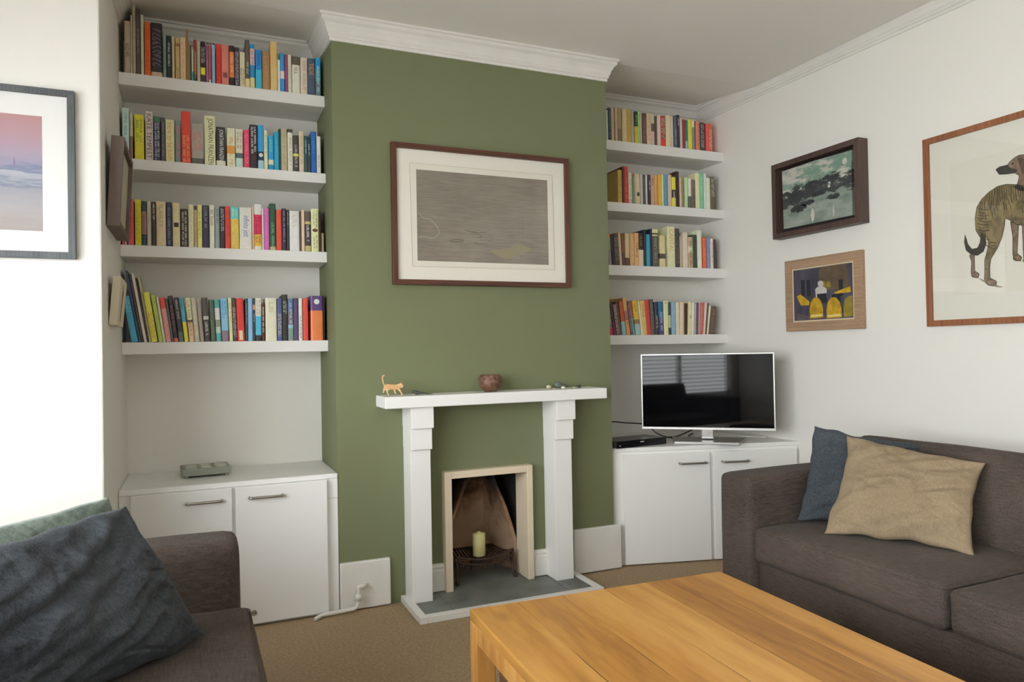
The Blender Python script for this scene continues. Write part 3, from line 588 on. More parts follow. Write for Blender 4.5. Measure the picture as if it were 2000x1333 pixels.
  ('powder blue', 2.0337, 0.0324, 0.1945, 0.0, '106,136,158', '', ''),
  ('beige cream', 2.068, 0.0248, 0.1948, 0.0, '184,162,138', '', ''),
  ('sandy', 2.0936, 0.0309, 0.1952, -1.6, '180,156,132', '', ''),
  ('black brown', 2.1256, 0.0202, 0.1892, -2.6, '46,30,24', '', ''),
  ('cream dot-marked', 2.1533, 0.0267, 0.1975, -2.6, '182,164,124', '~@.4-.5', '70,50,45'),
  ('white brown-edged', 2.1812, 0.0166, 0.1929, -2.6, '198,192,184', '', ''),
  ('ash grey', 2.1993, 0.0129, 0.1897, -2.6, '138,128,122', '', ''),
  ('midnight navy', 2.213, 0.0144, 0.1933, -2.6, '66,62,84', '', ''),
  ('slim pink', 2.2282, 0.0107, 0.1952, -3.0, '196,150,144', '', ''),
  ('brick brown', 2.2396, 0.0237, 0.1948, -3.5, '150,76,64', '~@.1-.9', '190,120,110'),
  ('rose pink', 2.2641, 0.0123, 0.1959, -6.2, '198,154,146', '', ''),
  ('shadowy brown', 2.2771, 0.0135, 0.1936, -6.6, '76,62,52', '', ''),
  ('leaning cream', 2.2913, 0.0166, 0.1777, -8.1, '188,178,148', '', ''),
  ('short brown mottled', 2.3091, 0.0337, 0.1759, -8.7, '78,62,54', '~@.1-.9', '120,100,85'),
 ],
}
DOG = {'body': [[0.005, 0.085], [-0.033, 0.107], [-0.073, 0.123], [-0.098, 0.134], [-0.139, 0.144], [-0.174, 0.143], [-0.21, 0.127], [-0.24, 0.104], [-0.261, 0.075], [-0.27, 0.032], [-0.267, -0.02], [-0.251, -0.051], [-0.229, -0.048], [-0.215, -0.079], [-0.225, -0.121], [-0.235, -0.149], [-0.235, -0.2], [-0.238, -0.228], [-0.22, -0.252], [-0.188, -0.258], [-0.194, -0.238], [-0.213, -0.224], [-0.214, -0.18], [-0.208, -0.145], [-0.18, -0.105], [-0.162, -0.065], [-0.152, -0.024], [-0.147, 0.007], [-0.129, -0.003], [-0.102, -0.025], [-0.076, -0.032], [-0.037, -0.029], [0.002, -0.009]], 'far_leg': [[-0.282, -0.113], [-0.298, -0.122], [-0.288, -0.149], [-0.292, -0.193], [-0.289, -0.212], [-0.263, -0.22], [-0.261, -0.203], [-0.276, -0.189], [-0.276, -0.136], [-0.274, -0.114]], 'tail': [[-0.314, -0.029], [-0.32, -0.063], [-0.312, -0.098], [-0.29, -0.12], [-0.264, -0.127], [-0.238, -0.113], [-0.226, -0.084], [-0.229, -0.044], [-0.248, -0.034], [-0.252, -0.073], [-0.263, -0.094], [-0.286, -0.096], [-0.303, -0.073], [-0.31, -0.044]], 'front_leg': [[-0.128, -0.008], [-0.12, -0.071], [-0.122, -0.141], [-0.113, -0.164], [-0.091, -0.17], [-0.094, -0.152], [-0.105, -0.136], [-0.1, -0.074], [-0.096, -0.026]], 'front_leg2': [[-0.085, -0.028], [-0.084, -0.091], [-0.084, -0.153], [-0.08, -0.178], [-0.059, -0.183], [-0.066, -0.155], [-0.067, -0.093], [-0.061, -0.032]], 'head': [[-0.179, 0.212], [-0.166, 0.189], [-0.138, 0.185], [-0.104, 0.181], [-0.089, 0.167], [-0.093, 0.148], [-0.1, 0.132], [-0.04, 0.108], [-0.019, 0.145], [-0.031, 0.202], [-0.056, 0.236], [-0.07, 0.245], [-0.089, 0.247], [-0.106, 0.242], [-0.123, 0.231], [-0.133, 0.22], [-0.165, 0.22]], 'muzzle': [[-0.179, 0.212], [-0.166, 0.189], [-0.138, 0.185], [-0.1, 0.182], [-0.095, 0.193], [-0.124, 0.205], [-0.133, 0.22], [-0.165, 0.22]], 'back_patch': [[-0.115, 0.132], [-0.092, 0.109], [-0.072, 0.102], [-0.033, 0.093], [-0.072, 0.118], [-0.098, 0.131]], 'shadow': [[-0.263, -0.219], [-0.227, -0.237], [-0.198, -0.254], [-0.163, -0.264], [-0.177, -0.267], [-0.22, -0.255], [-0.252, -0.231]], 'ear': [[-0.092, 0.237], [-0.074, 0.23], [-0.06, 0.203], [-0.064, 0.175], [-0.076, 0.169], [-0.083, 0.194]], 'eye': [[-0.119, 0.223], [-0.113, 0.225], [-0.107, 0.22], [-0.111, 0.216], [-0.117, 0.217]], 'paw1': [[-0.187, -0.246], [-0.19, -0.252], [-0.198, -0.256], [-0.208, -0.256], [-0.219, -0.254], [-0.227, -0.249], [-0.23, -0.242], [-0.227, -0.236], [-0.219, -0.233], [-0.208, -0.232], [-0.197, -0.235], [-0.189, -0.24]], 'paw2': [[-0.258, -0.207], [-0.26, -0.213], [-0.267, -0.217], [-0.275, -0.217], [-0.283, -0.215], [-0.289, -0.21], [-0.291, -0.204], [-0.289, -0.198], [-0.282, -0.195], [-0.274, -0.194], [-0.266, -0.196], [-0.26, -0.201]], 'paw3': [[-0.088, -0.158], [-0.091, -0.164], [-0.097, -0.167], [-0.105, -0.168], [-0.113, -0.165], [-0.119, -0.16], [-0.121, -0.154], [-0.118, -0.148], [-0.112, -0.145], [-0.104, -0.144], [-0.096, -0.147], [-0.09, -0.152]], 'paw4': [[-0.055, -0.173], [-0.057, -0.178], [-0.063, -0.181], [-0.07, -0.181], [-0.078, -0.179], [-0.084, -0.174], [-0.086, -0.169], [-0.084, -0.164], [-0.078, -0.161], [-0.07, -0.16], [-0.062, -0.163], [-0.056, -0.167]], 'belly': [[-0.147, 0.007], [-0.129, -0.003], [-0.102, -0.025], [-0.076, -0.032], [-0.037, -0.029], [0.002, -0.009], [0.003, 0.018], [-0.042, -0.001], [-0.088, 0.0], [-0.121, 0.02]], 'platemark': [[-0.376, 0.299], [-0.069, 0.291], [0.095, 0.296], [0.081, -0.286], [-0.083, -0.275], [-0.348, -0.267]], 'stripes': [[[-0.244, 0.094], [-0.243, 0.086], [-0.245, 0.079], [-0.248, 0.071], [-0.25, 0.064], [-0.25, 0.055]], [[-0.247, 0.046], [-0.244, 0.03], [-0.242, 0.016]], [[-0.232, 0.104], [-0.234, 0.095], [-0.237, 0.086], [-0.239, 0.077], [-0.239, 0.068], [-0.239, 0.058]], [[-0.237, 0.049], [-0.235, 0.033], [-0.232, 0.019]], [[-0.223, 0.111], [-0.226, 0.1], [-0.228, 0.089], [-0.229, 0.077], [-0.228, 0.065], [-0.23, 0.053]], [[-0.228, 0.044], [-0.226, 0.028], [-0.223, 0.014]], [[-0.214, 0.119], [-0.217, 0.114], [-0.218, 0.108], [-0.217, 0.103], [-0.218, 0.097], [-0.221, 0.092]], [[-0.206, 0.125], [-0.207, 0.117], [-0.207, 0.109], [-0.207, 0.101], [-0.21, 0.093], [-0.213, 0.086]], [[-0.208, 0.076], [-0.206, 0.06], [-0.203, 0.046]], [[-0.197, 0.129], [-0.197, 0.114], [-0.197, 0.098], [-0.199, 0.083], [-0.202, 0.068], [-0.204, 0.053]], [[-0.2, 0.044], [-0.197, 0.027], [-0.195, 0.014]], [[-0.186, 0.133], [-0.186, 0.119], [-0.188, 0.106], [-0.191, 0.093], [-0.193, 0.079], [-0.193, 0.065]], [[-0.19, 0.056], [-0.188, 0.04], [-0.185, 0.026]], [[-0.176, 0.137], [-0.175, 0.125], [-0.176, 0.113], [-0.177, 0.102], [-0.175, 0.09], [-0.173, 0.077]], [[-0.181, 0.07], [-0.178, 0.054], [-0.176, 0.041]], [[-0.166, 0.139], [-0.167, 0.127], [-0.168, 0.115], [-0.167, 0.103], [-0.165, 0.091], [-0.164, 0.079]], [[-0.158, 0.139], [-0.159, 0.129], [-0.158, 0.118], [-0.156, 0.107], [-0.155, 0.096], [-0.155, 0.085]], [[-0.15, 0.14], [-0.15, 0.127], [-0.148, 0.115], [-0.146, 0.103], [-0.147, 0.09], [-0.148, 0.079]], [[-0.153, 0.071], [-0.151, 0.055], [-0.148, 0.042]], [[-0.142, 0.14], [-0.14, 0.127], [-0.138, 0.113], [-0.138, 0.1], [-0.139, 0.088], [-0.139, 0.075]], [[-0.144, 0.067], [-0.142, 0.051], [-0.14, 0.038]], [[-0.132, 0.138], [-0.13, 0.129], [-0.129, 0.121], [-0.13, 0.112], [-0.13, 0.104], [-0.129, 0.095]], [[-0.135, 0.088], [-0.132, 0.072], [-0.13, 0.059]], [[-0.122, 0.135], [-0.121, 0.121], [-0.122, 0.108], [-0.122, 0.094], [-0.122, 0.08], [-0.119, 0.065]], [[-0.127, 0.058], [-0.124, 0.042], [-0.122, 0.029]], [[-0.112, 0.133], [-0.113, 0.121], [-0.114, 0.108], [-0.113, 0.096], [-0.111, 0.083], [-0.11, 0.071]], [[-0.104, 0.131], [-0.105, 0.119], [-0.105, 0.107], [-0.104, 0.094], [-0.102, 0.081], [-0.102, 0.069]], [[-0.097, 0.129], [-0.097, 0.12], [-0.096, 0.11], [-0.094, 0.1], [-0.093, 0.091], [-0.094, 0.082]], [[-0.089, 0.125], [-0.088, 0.115], [-0.086, 0.105], [-0.085, 0.095], [-0.086, 0.086], [-0.086, 0.076]], [[-0.08, 0.121], [-0.078, 0.107], [-0.077, 0.093], [-0.078, 0.079], [-0.079, 0.066], [-0.078, 0.052]], [[-0.083, 0.045], [-0.081, 0.029], [-0.079, 0.016]], [[-0.07, 0.118], [-0.069, 0.111], [-0.069, 0.104], [-0.07, 0.098], [-0.069, 0.091], [-0.067, 0.084]], [[-0.074, 0.077], [-0.071, 0.061], [-0.069, 0.048]], [[-0.061, 0.114], [-0.061, 0.099], [-0.062, 0.085], [-0.062, 0.071], [-0.06, 0.056], [-0.059, 0.041]], [[-0.066, 0.034], [-0.064, 0.018], [-0.062, 0.005]], [[-0.053, 0.111], [-0.054, 0.1], [-0.054, 0.089], [-0.053, 0.077], [-0.051, 0.065], [-0.05, 0.054]], [[-0.057, 0.047], [-0.055, 0.031], [-0.053, 0.019]], [[-0.045, 0.108], [-0.046, 0.098], [-0.045, 0.087], [-0.043, 0.077], [-0.042, 0.067], [-0.043, 0.057]], [[-0.049, 0.05], [-0.047, 0.034], [-0.044, 0.021]], [[-0.038, 0.105], [-0.037, 0.096], [-0.035, 0.087], [-0.034, 0.078], [-0.035, 0.07], [-0.035, 0.061]], [[-0.04, 0.054], [-0.038, 0.038], [-0.036, 0.026]], [[-0.03, 0.101], [-0.028, 0.089], [-0.027, 0.078], [-0.027, 0.068], [-0.028, 0.057], [-0.027, 0.046]], [[-0.021, 0.096], [-0.019, 0.084], [-0.019, 0.072], [-0.02, 0.061], [-0.02, 0.049], [-0.018, 0.037]], [[-0.011, 0.091], [-0.011, 0.077], [-0.012, 0.064], [-0.012, 0.051], [-0.011, 0.038], [-0.009, 0.024]], [[-0.003, 0.086], [-0.004, 0.075], [-0.005, 0.063], [-0.004, 0.052], [-0.002, 0.04], [-0.001, 0.028]], [[-0.008, 0.021], [-0.006, 0.006], [-0.003, -0.007]], [[0.004, 0.082], [0.003, 0.069], [0.004, 0.055], [0.006, 0.042], [0.007, 0.028], [0.006, 0.015]], [[-0.253, 0.066], [-0.233, 0.056], [-0.213, 0.055]], [[-0.255, 0.054], [-0.241, 0.045], [-0.226, 0.045]], [[-0.255, 0.041], [-0.234, 0.031], [-0.214, 0.031]], [[-0.26, 0.03], [-0.248, 0.021], [-0.236, 0.022]], [[-0.255, 0.017], [-0.228, 0.005], [-0.201, 0.004]], [[-0.262, 0.005], [-0.238, -0.005], [-0.214, -0.006]], [[-0.26, -0.008], [-0.246, -0.016], [-0.233, -0.016]], [[-0.258, -0.02], [-0.234, -0.031], [-0.211, -0.031]], [[-0.25, -0.034], [-0.239, -0.042], [-0.227, -0.041]], [[-0.25, -0.047], [-0.238, -0.055], [-0.227, -0.054]], [[-0.246, -0.059], [-0.23, -0.068], [-0.214, -0.068]], [[-0.242, -0.072], [-0.216, -0.083], [-0.189, -0.084]], [[-0.243, -0.085], [-0.216, -0.095], [-0.189, -0.096]], [[-0.207, -0.08], [-0.185, -0.087]], [[-0.218, -0.1], [-0.197, -0.107]], [[-0.229, -0.12], [-0.208, -0.127]], [[-0.229, -0.142], [-0.219, -0.148]], [[-0.233, -0.163], [-0.223, -0.169]], [[-0.235, -0.185], [-0.225, -0.19]]]}

FONT_CACHE = {}
def text_mesh(txt):
    """unit text mesh data: dict(verts, faces, w, h) lying in XY"""
    if txt in FONT_CACHE: return FONT_CACHE[txt]
    cu = bpy.data.curves.new('t', 'FONT'); cu.body = txt; cu.size = 1; cu.resolution_u = 2
    o = bpy.data.objects.new('t', cu); COL.objects.link(o); bpy.context.view_layer.update()
    me = bpy.data.meshes.new_from_object(o.evaluated_get(bpy.context.evaluated_depsgraph_get()))
    vs = [v.co.copy() for v in me.vertices]; fs = [tuple(p.vertices) for p in me.polygons]
    bpy.data.objects.remove(o); bpy.data.curves.remove(cu); bpy.data.meshes.remove(me)
    x0 = min(v.x for v in vs); x1 = max(v.x for v in vs); y0 = min(v.y for v in vs); y1 = max(v.y for v in vs)
    vs = [((v.x-x0)/(x1-x0), (v.y-y0)/(y1-y0)) for v in vs]
    FONT_CACHE[txt] = (vs, fs, (x1-x0)/(y1-y0)); return FONT_CACHE[txt]

# ================================================================== ROOM
XL, XR, W = -.85, 2.43, 1.40
YBL, YBR, YP = .43, .57, -.449
def zc(y): return 2.622 + max(0, y)*.10
# floor and ceiling
struct(obj('floor', B(((WX-.1, WY-.1, -.06), (XR+.1, .7, 0))), m_carpet), 'beige carpeted floor')
bm = bmesh.new()
add_prism(bm, [(WY-.1, 2.622), (0, 2.622), (.7, 2.692), (.7, 2.80), (WY-.1, 2.80)], 'X', WX-.1, XR+.1)
struct(obj('ceiling', bm, m_ceil), 'off-white ceiling')
HW = 2.70
struct(obj('wall_right', B(((XR, WY-.1, 0), (XR+.1, .7, HW))), m_wall), 'white wall hung with pictures behind the large sofa')
struct(obj('wall_back', B(((XL-.1, YBL, 0), (.1, YBL+.12, HW)), ((W-.1, YBR, 0), (XR, YBR+.12, HW))), m_wall), 'white back wall of the two alcoves')
# block to the left of the left alcove: its side faces the alcove, its front carries the poster
bm = bmesh.new(); add_prism(bm, [(XL, YBL+.12), (XL, YP), (WX-.1, YP), (WX-.1, YBL+.12)], 'Z', 0, HW)
struct(obj('wall_left', bm, m_wall, bevel=.006), 'white wall beside the left alcove')
# window wall and rear wall with openings
def wall_with_window(name, axis, pos, t, a0, a1, win, label):
    w0, w1, z0, z1 = win
    def bx(u0, u1, v0, v1): return ((pos, u0, v0), (pos+t, u1, v1)) if axis == 'X' else ((u0, pos, v0), (u1, pos+t, v1))
    bs = [bx(a0, w0, 0, HW), bx(w1, a1, 0, HW), bx(w0, w1, 0, z0), bx(w0, w1, z1, HW)]
    bs = [(tuple(min(p, q) for p, q in zip(l, h)), tuple(max(p, q) for p, q in zip(l, h))) for l, h in bs]
    struct(obj(name, B(*bs), m_wall), label)
wall_with_window('wall_window', 'X', WX, -.10, WY-.1, YP, LW, 'white wall with the bay window')
struct(obj('wall_front', B(((WX-.1, WY-.1, 0), (XR+.1, WY, HW))), m_wall), 'white wall behind the viewer')
def window(name, axis, pos, win, nm):
    w0, w1, z0, z1 = win; fr = []
    def bx(u0, u1, v0, v1, d0=-.07, d1=-.02):
        return ((pos+d0, u0, v0), (pos+d1, u1, v1)) if axis == 'X' else ((u0, pos+d0, v0), (u1, pos+d1, v1))
    s = .05
    fr += [bx(w0, w1, z0, z0+s), bx(w0, w1, z1-s, z1), bx(w0, w0+s, z0, z1), bx(w1-s, w1, z0, z1), bx(w0, w1, (z0+z1)/2-.02, (z0+z1)/2+.02)]
    for k in range(1, nm): u = w0+(w1-w0)*k/nm; fr.append(bx(u-.03, u+.03, z0, z1))
    struct(obj(name, B(*fr), m_white), 'white sash window frame')
    sl = []; z = z1-.04
    bm = bmesh.new()
    while z > z0+.05:
        t = .022
        if axis == 'X': add_prism(bm, [(pos+.035-t, z+.006), (pos+.035+t, z-.006), (pos+.035+t, z-.0045), (pos+.035-t, z+.0075)], 'Y', w0+.02, w1-.02)
        else: add_prism(bm, [(pos+.035-t, z+.006), (pos+.035+t, z-.006), (pos+.035+t, z-.0045), (pos+.035-t, z+.0075)], 'X', w0+.02, w1-.02)
        z -= .05
    return bm
bm = window('window_1', 'X', WX, LW, 4)
tag(obj('venetian_blind', bm, m_white), 'white slatted blind across the bay window at the left', 'blind')

# chimney breast with the fire opening
OX0, OX1, OZ = .508, .905, .545          # fire opening
bm = bmesh.new()
for lo, hi in (((0, 0, 0), (OX0, YBR, HW)), ((OX1, 0, 0), (W, YBR, HW)), ((OX0, 0, OZ), (OX1, YBR, HW)), ((OX0, .44, 0), (OX1, YBR, OZ))): add_box(bm, lo, hi)
struct(obj('wall_chimney', bm, m_green, bevel=0), 'olive green chimney breast')

# cornice: profile (distance from wall, height below ceiling)
prof = [(0, -.105), (.008, -.105), (.008, -.092), (.014, -.088), (.014, -.080), (.020, -.072), (.024, -.055), (.034, -.036), (.046, -.026), (.046, -.012), (.055, -.010), (.055, 0), (0, 0)]
def cornice(name, path, closed=False):
    """path: list of (x, y, nx, ny) corner points with mitre direction (sum of normals) pointing into the room"""
    bm = bmesh.new(); rings = []
    for x, y, mx, my in path:
        rings.append([bm.verts.new((x+mx*d, y+my*d, zc(y+my*d if name != 'x' else y)+h)) for d, h in prof])
    n = len(prof)
    for a, b in zip(rings, rings[1:]):
        for k in range(n-1): bm.faces.new((a[k], b[k], b[k+1], a[k+1]))
    struct(obj(name, bm, m_trim, smooth=False), 'white moulded cornice')
cornice('trim_1', [(XL, YP+.0, 1, -1), (XL, YBL, 1, -1), (0, YBL, -1, -1), (0, 0, -1, -1), (W, 0, 1, -1), (W, YBR, 1, -1), (XR, YBR, -1, -1), (XR, WY, -1, 0)])
cornice('trim_2', [(XL, YP, 1, -1), (WX, YP, 1, -1), (WX, WY, 1, 1), (XR, WY, -1, 1)])

# plinth blocks and skirting
def tile_uv(): pass
struct(obj('baseboard_left', B(((.002, -.022, .004), (.225, .002, .212))), m_trim, bevel=.006), 'plain white plinth board left of the fireplace')
struct(obj('baseboard_right', B(((1.156, -.022, .004), (1.432, .002, .226))), m_trim, bevel=.006), 'plain white plinth board right of the fireplace')
skp = [(0, .026), (-.018, .026), (-.018, .118), (-.013, .126), (-.016, .136), (-.010, .150), (0, .152)]
for k, (a, b) in enumerate(((.398, .478), (.936, 1.008))):
    bm = bmesh.new(); add_prism(bm, skp, 'X', a, b); struct(obj('trim_%d' % (3+k), bm, m_trim, bevel=.002), 'short length of moulded skirting inside the fire surround')

# ================================================================== FIREPLACE
ks = thing('hearth', 'grey slate hearth edged with a white painted kerb', 'hearth')
obj('slate_slab', B(((.309, -.277, 0), (.434, 0, .024)), ((.438, -.277, 0), (.995, 0, .024)), ((.999, -.277, 0), (1.118, 0, .024)), ((OX0, 0, 0), (OX1, .44, .024))), m_slate, ks, bevel=.001)
obj('grout', B(((.30, -.285, 0), (1.125, 0, .021))), m_grout, ks)
obj('kerb', B(((.274, -.312, 0), (.308, 0, .030)), ((1.119, -.312, 0), (1.153, 0, .030)), ((.308, -.312, 0), (1.119, -.278, .030))), m_trim, ks, bevel=.003)
mt = thing('mantelpiece', 'white painted wooden mantelpiece with stepped corbels', 'mantelpiece')
obj('mantel_shelf', B(((.175, -.179, .890), (1.268, 0, .941))), m_white, mt, bevel=.003)
for x0 in (.297, 1.006):
    x1 = x0+.092
    obj('pillar', B(((x0, -.121, .024), (x1, 0, .890))), m_white, mt, bevel=.002)
    obj('corbel', B(((x0-.0012, -.137, .700), (x1+.004, 0, .796))), m_white, mt, bevel=.002)
    obj('corbel', B(((x0-.0024, -.154, .795), (x1+.008, 0, .890))), m_white, mt, bevel=.002)
fs = thing('fire_surround', 'cream painted stone surround framing the fire opening', 'fire surround')
y0, y1 = -.045, .095
obj('jamb', B(((.477, y0, .024), (OX0+.004, y1, .575))), m_cream, fs, bevel=.003)
obj('jamb', B(((.893, y0, .024), (.924, y1, .575))), m_cream, fs, bevel=.003)
obj('lintel', B(((OX0+.004, y0, .542), (.893, y1, .575))), m_cream, fs, bevel=.003)
# fireback: clay bowl with sloping cheeks
fb = thing('fireback', 'soot stained clay fireback inside the fireplace', 'fireback')
bm = bmesh.new(); NU, NV = 40, 36; grid = []
for j in range(NV+1):
    v = j/NV; z = .024 + v*.53; row = []
    for i in range(NU+1):
        u = i/NU*2-1
        wtop = .196*(1 - 1.05*max(0, v-.22)**1.15)
        hb = .36 - .17*max(0, v-.30)**1.3                      # back leans forward as it rises
        a = abs(u)
        if a < .5: x = u*2*.115*(1-.3*v); y = hb
        else:
            k = (a-.5)/.5; x = math.copysign(.115*(1-.3*v) + (wtop-.115*(1-.3*v))*k, u); y = hb - (hb-.10)*k**1.15
        y += .012*noise.noise(Vector((u*3, v*4, 1)))
        if v > .42 and .52 < a < .8: y += .02*math.sin((a-.52)/.28*PI)*min(1, (v-.42)*4)
        row.append(bm.verts.new((.7065+x, y, z)))
    grid.append(row)
for j in range(NV):
    for i in range(NU): bm.faces.new((grid[j][i], grid[j][i+1], grid[j+1][i+1], grid[j+1][i]))
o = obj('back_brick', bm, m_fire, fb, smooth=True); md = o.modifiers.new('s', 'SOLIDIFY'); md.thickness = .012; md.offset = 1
obj('throat', B(((OX0, .10, .548), (OX1, .44, .56)), ((OX0-.004, .095, .024), (OX0+.002, .44, .55)), ((OX1-.002, .095, .024), (OX1+.004, .44, .55)), ((OX0, .432, .024), (OX1, .44, .55))), m_soot, fb)
# grate
gr = thing('fire_grate', 'rusty iron fire grate standing on the slate hearth', 'fire grate', (.706, 0, .024))
bm = bmesh.new(); pts = []
for k in range(25):
    t = k/24*2-1; pts.append((t*.15, .055 - .035*(1-t*t), .108 + .022*t*t))
add_tube(bm, pts, .006, 6); add_tube(bm, [(p[0], p[1]+.001, p[2]-.024) for p in pts], .006, 6)
obj('front_bar', bm, m_iron, gr, smooth=True)
bm = bmesh.new()
for k in range(15):
    t = (k+.5)/15*2-1; x = t*.145; yf = .055-.035*(1-t*t)
    add_tube(bm, [(x, yf, .108+.022*t*t), (x*.93, yf+.08, .098+.012*t*t), (x*.8, .24, .112)], .0042, 6)
obj('base_bars', bm, m_iron, gr, smooth=True)
bm = bmesh.new()
for k in range(22):
    t = (k+.5)/22*2-1; x = t*.148; yf = .055-.035*(1-t*t); add_tube(bm, [(x, yf, .084+.022*t*t), (x, yf-.004, .062+.024*t*t)], .0035, 5, [.004, .0015])
obj('fringe', bm, m_iron, gr)
for x, y in ((-.145, .06), (.145, .06)):
    bm = bmesh.new(); add_tube(bm, [(x, y, .130), (x*.98, y-.004, .08), (x*1.0, y-.012, .03), (x*1.03, y-.03, .006), (x*1.03, y-.04, .006)], .01, 8, [.011, .009, .007, .010, .006]); obj('leg', bm, m_iron, gr, smooth=True)
bm = bmesh.new(); add_tube(bm, [(0, .24, .115), (0, .24, .004)], .008, 6); add_tube(bm, [(-.12, .24, .113), (.12, .24, .113)], .006, 6); obj('back_leg', bm, m_iron, gr)
cd = thing('candle', 'thick ivory candle standing on the fire grate', 'candle', (.699, .112, .1275))
bm = bmesh.new(); add_lathe(bm, [(.0001, 0), (.029, 0), (.031, .002), (.031, .106), (.029, .109), (.012, .111), (.006, .118), (.001, .119)], n=28); obj('wax', bm, m_candle, cd, smooth=True)
bm = bmesh.new(); add_tube(bm, [(0, 0, .117), (.001, 0, .124)], .0012, 6); obj('wick', bm, m_black, cd)

# pipe
pp = thing('gas_pipe', 'white painted gas pipe rising at the plinth beside the left cupboard', 'pipe')
bm = bmesh.new(); add_tube(bm, smooth_pts([(-.115, -.075, .010), (-.085, -.05, .013), (-.04, -.045, .014), (.04, -.045, .017), (.062, -.045, .022), (.072, -.045, .04), (.075, -.045, .07), (.075, -.045, .105), (.077, -.044, .109), (.10, -.043, .111), (.112, -.022, .111)], 6), .0085, 10)
obj('tube', bm, m_trim, pp, smooth=True)
bm = bmesh.new(); add_tube(bm, [(.074, -.045, .052), (.075, -.045, .078)], .013, 10); obj('coupling', bm, m_trim, pp, smooth=True)
bm = bmesh.new(); add_tube(bm, [(.088, -.0435, .110), (.10, -.043, .111)], .012, 10); obj('elbow_nut', bm, m_trim, pp, smooth=True)

# ================================================================== CUPBOARDS
def bar_handle(parent, x0, x1, y, z):
    bm = bmesh.new(); pts = smooth_pts([(x0, y+.022, z), (x0, y+.006, z), (x0+.006, y, z), (x0+.02, y-.001, z), (x1-.02, y-.001, z), (x1-.006, y, z), (x1, y+.006, z), (x1, y+.022, z)], 5)
    add_tube(bm, pts, .0058, 8)
    return obj('handle', bm, m_chrome, parent, smooth=True)
def lock(parent, x, y, z):
    bm = bmesh.new(); add_lathe(bm, [(.0001, .004), (.004, .004), (.0045, .0015), (.008, .0015), (.0085, .004), (.0115, .0035), (.012, 0)], (x, y, z), 20, 'Y'); return obj('lock', bm, m_chrome, parent, smooth=True)
cl = thing('cupboard', 'low white two-door cupboard built into the left alcove', 'cupboard', (0, 0, 0), (0, 0, 0), 'alcove cupboards')
obj('carcass', B(((XL+.001, -.004, 0), (-.001, YBL-.001, .585))), m_white, cl, bevel=.002)
obj('worktop', B(((XL+.001, -.008, .585), (-.001, YBL-.001, .607))), m_white, cl, bevel=.004)
for (a, b), (ha, hb) in (((-.806, -.434), (-.606, -.474)), ((-.421, -.049), (-.368, -.236))):
    d = obj('door', B(((a, -.026, .012), (b, -.005, .585))), m_white, cl, bevel=.003)
    bar_handle(d, ha, hb, -.050, .539)
    if a > -.5: lock(d, -.355, -.026, .06)
obj('stile_joint', B(((-.045, -.0065, .500), (-.002, -.004, .5015))), mat('shadow gap', (.45, .44, .42), .8), cl)
RA = math.atan2(-.267, 1.03)
cr = thing('cupboard', 'low white two-door cupboard under the television', 'cupboard', (W+.004, .035, 0), (0, 0, RA), 'alcove cupboards')
LN = 1.058
bm = bmesh.new(); c, s = math.cos(RA), math.sin(RA)
def loc2(x, y):   # room -> cupboard frame
    dx, dy = x-(W+.004), y-.035; return (dx*c+dy*s, -dx*s+dy*c)
tri = [loc2(W+.004, .035), loc2(2.428, -.230), loc2(2.428, YBR-.002), loc2(W+.004, YBR-.002)]
add_prism(bm, tri, 'Z', 0, .588); obj('carcass', bm, m_white, cr, bevel=.002)
tri2 = [loc2(W+.003, .031), loc2(2.429, -.235), loc2(2.429, YBR-.001), loc2(W+.003, YBR-.001)]
bm = bmesh.new(); add_prism(bm, tri2, 'Z', .588, .610); obj('worktop', bm, m_white, cr, bevel=.003)
for (a, b), (ha, hb), hz in (((.068, .543), (.370, .514), 0), ((.562, 1.040), (.608, .752), 1)):
    d = obj('door', B(((a, -.021, .006), (b, -.001, .574))), m_white, cr, bevel=.003)
    bar_handle(d, ha, hb, -.045, .522)
    if hz: lock(d, .634, -.021, .045)

# ================================================================== SHELVES
SHN = {'L1': 'top left', 'L2': 'second left', 'L3': 'third left', 'L4': 'bottom left', 'R1': 'top right', 'R2': 'second right', 'R3': 'third right', 'R4': 'bottom right'}
SHZ = {'L1': (2.333, 2.281), 'L2': (1.971, 1.925), 'L3': (1.605, 1.556), 'L4': (1.194, 1.143), 'R1': (2.327, 2.271), 'R2': (1.971, 1.919), 'R3': (1.609, 1.551), 'R4': (1.207, 1.152)}
ORD = {'L1': 'uppermost of four in the left alcove', 'L2': 'second from the top in the left alcove', 'L3': 'third from the top in the left alcove', 'L4': 'lowest of four in the left alcove, above the metal box',
       'R1': 'uppermost of four in the right alcove', 'R2': 'second from the top in the right alcove', 'R3': 'third from the top in the right alcove', 'R4': 'lowest in the right alcove, above the television'}
for k, (zt, zb) in SHZ.items():
    if k[0] == 'L': bx = ((XL+.0005, .190, zb), (-.0005, YBL-.0005, zt))
    else: bx = ((W+.0005, .325, zb), (XR-.0005, YBR-.0005, zt))
    tag(obj('floating_shelf', B(bx), m_shelf, bevel=.002), 'thick white floating shelf, ' + ORD[k], 'shelf', 'white alcove shelves')

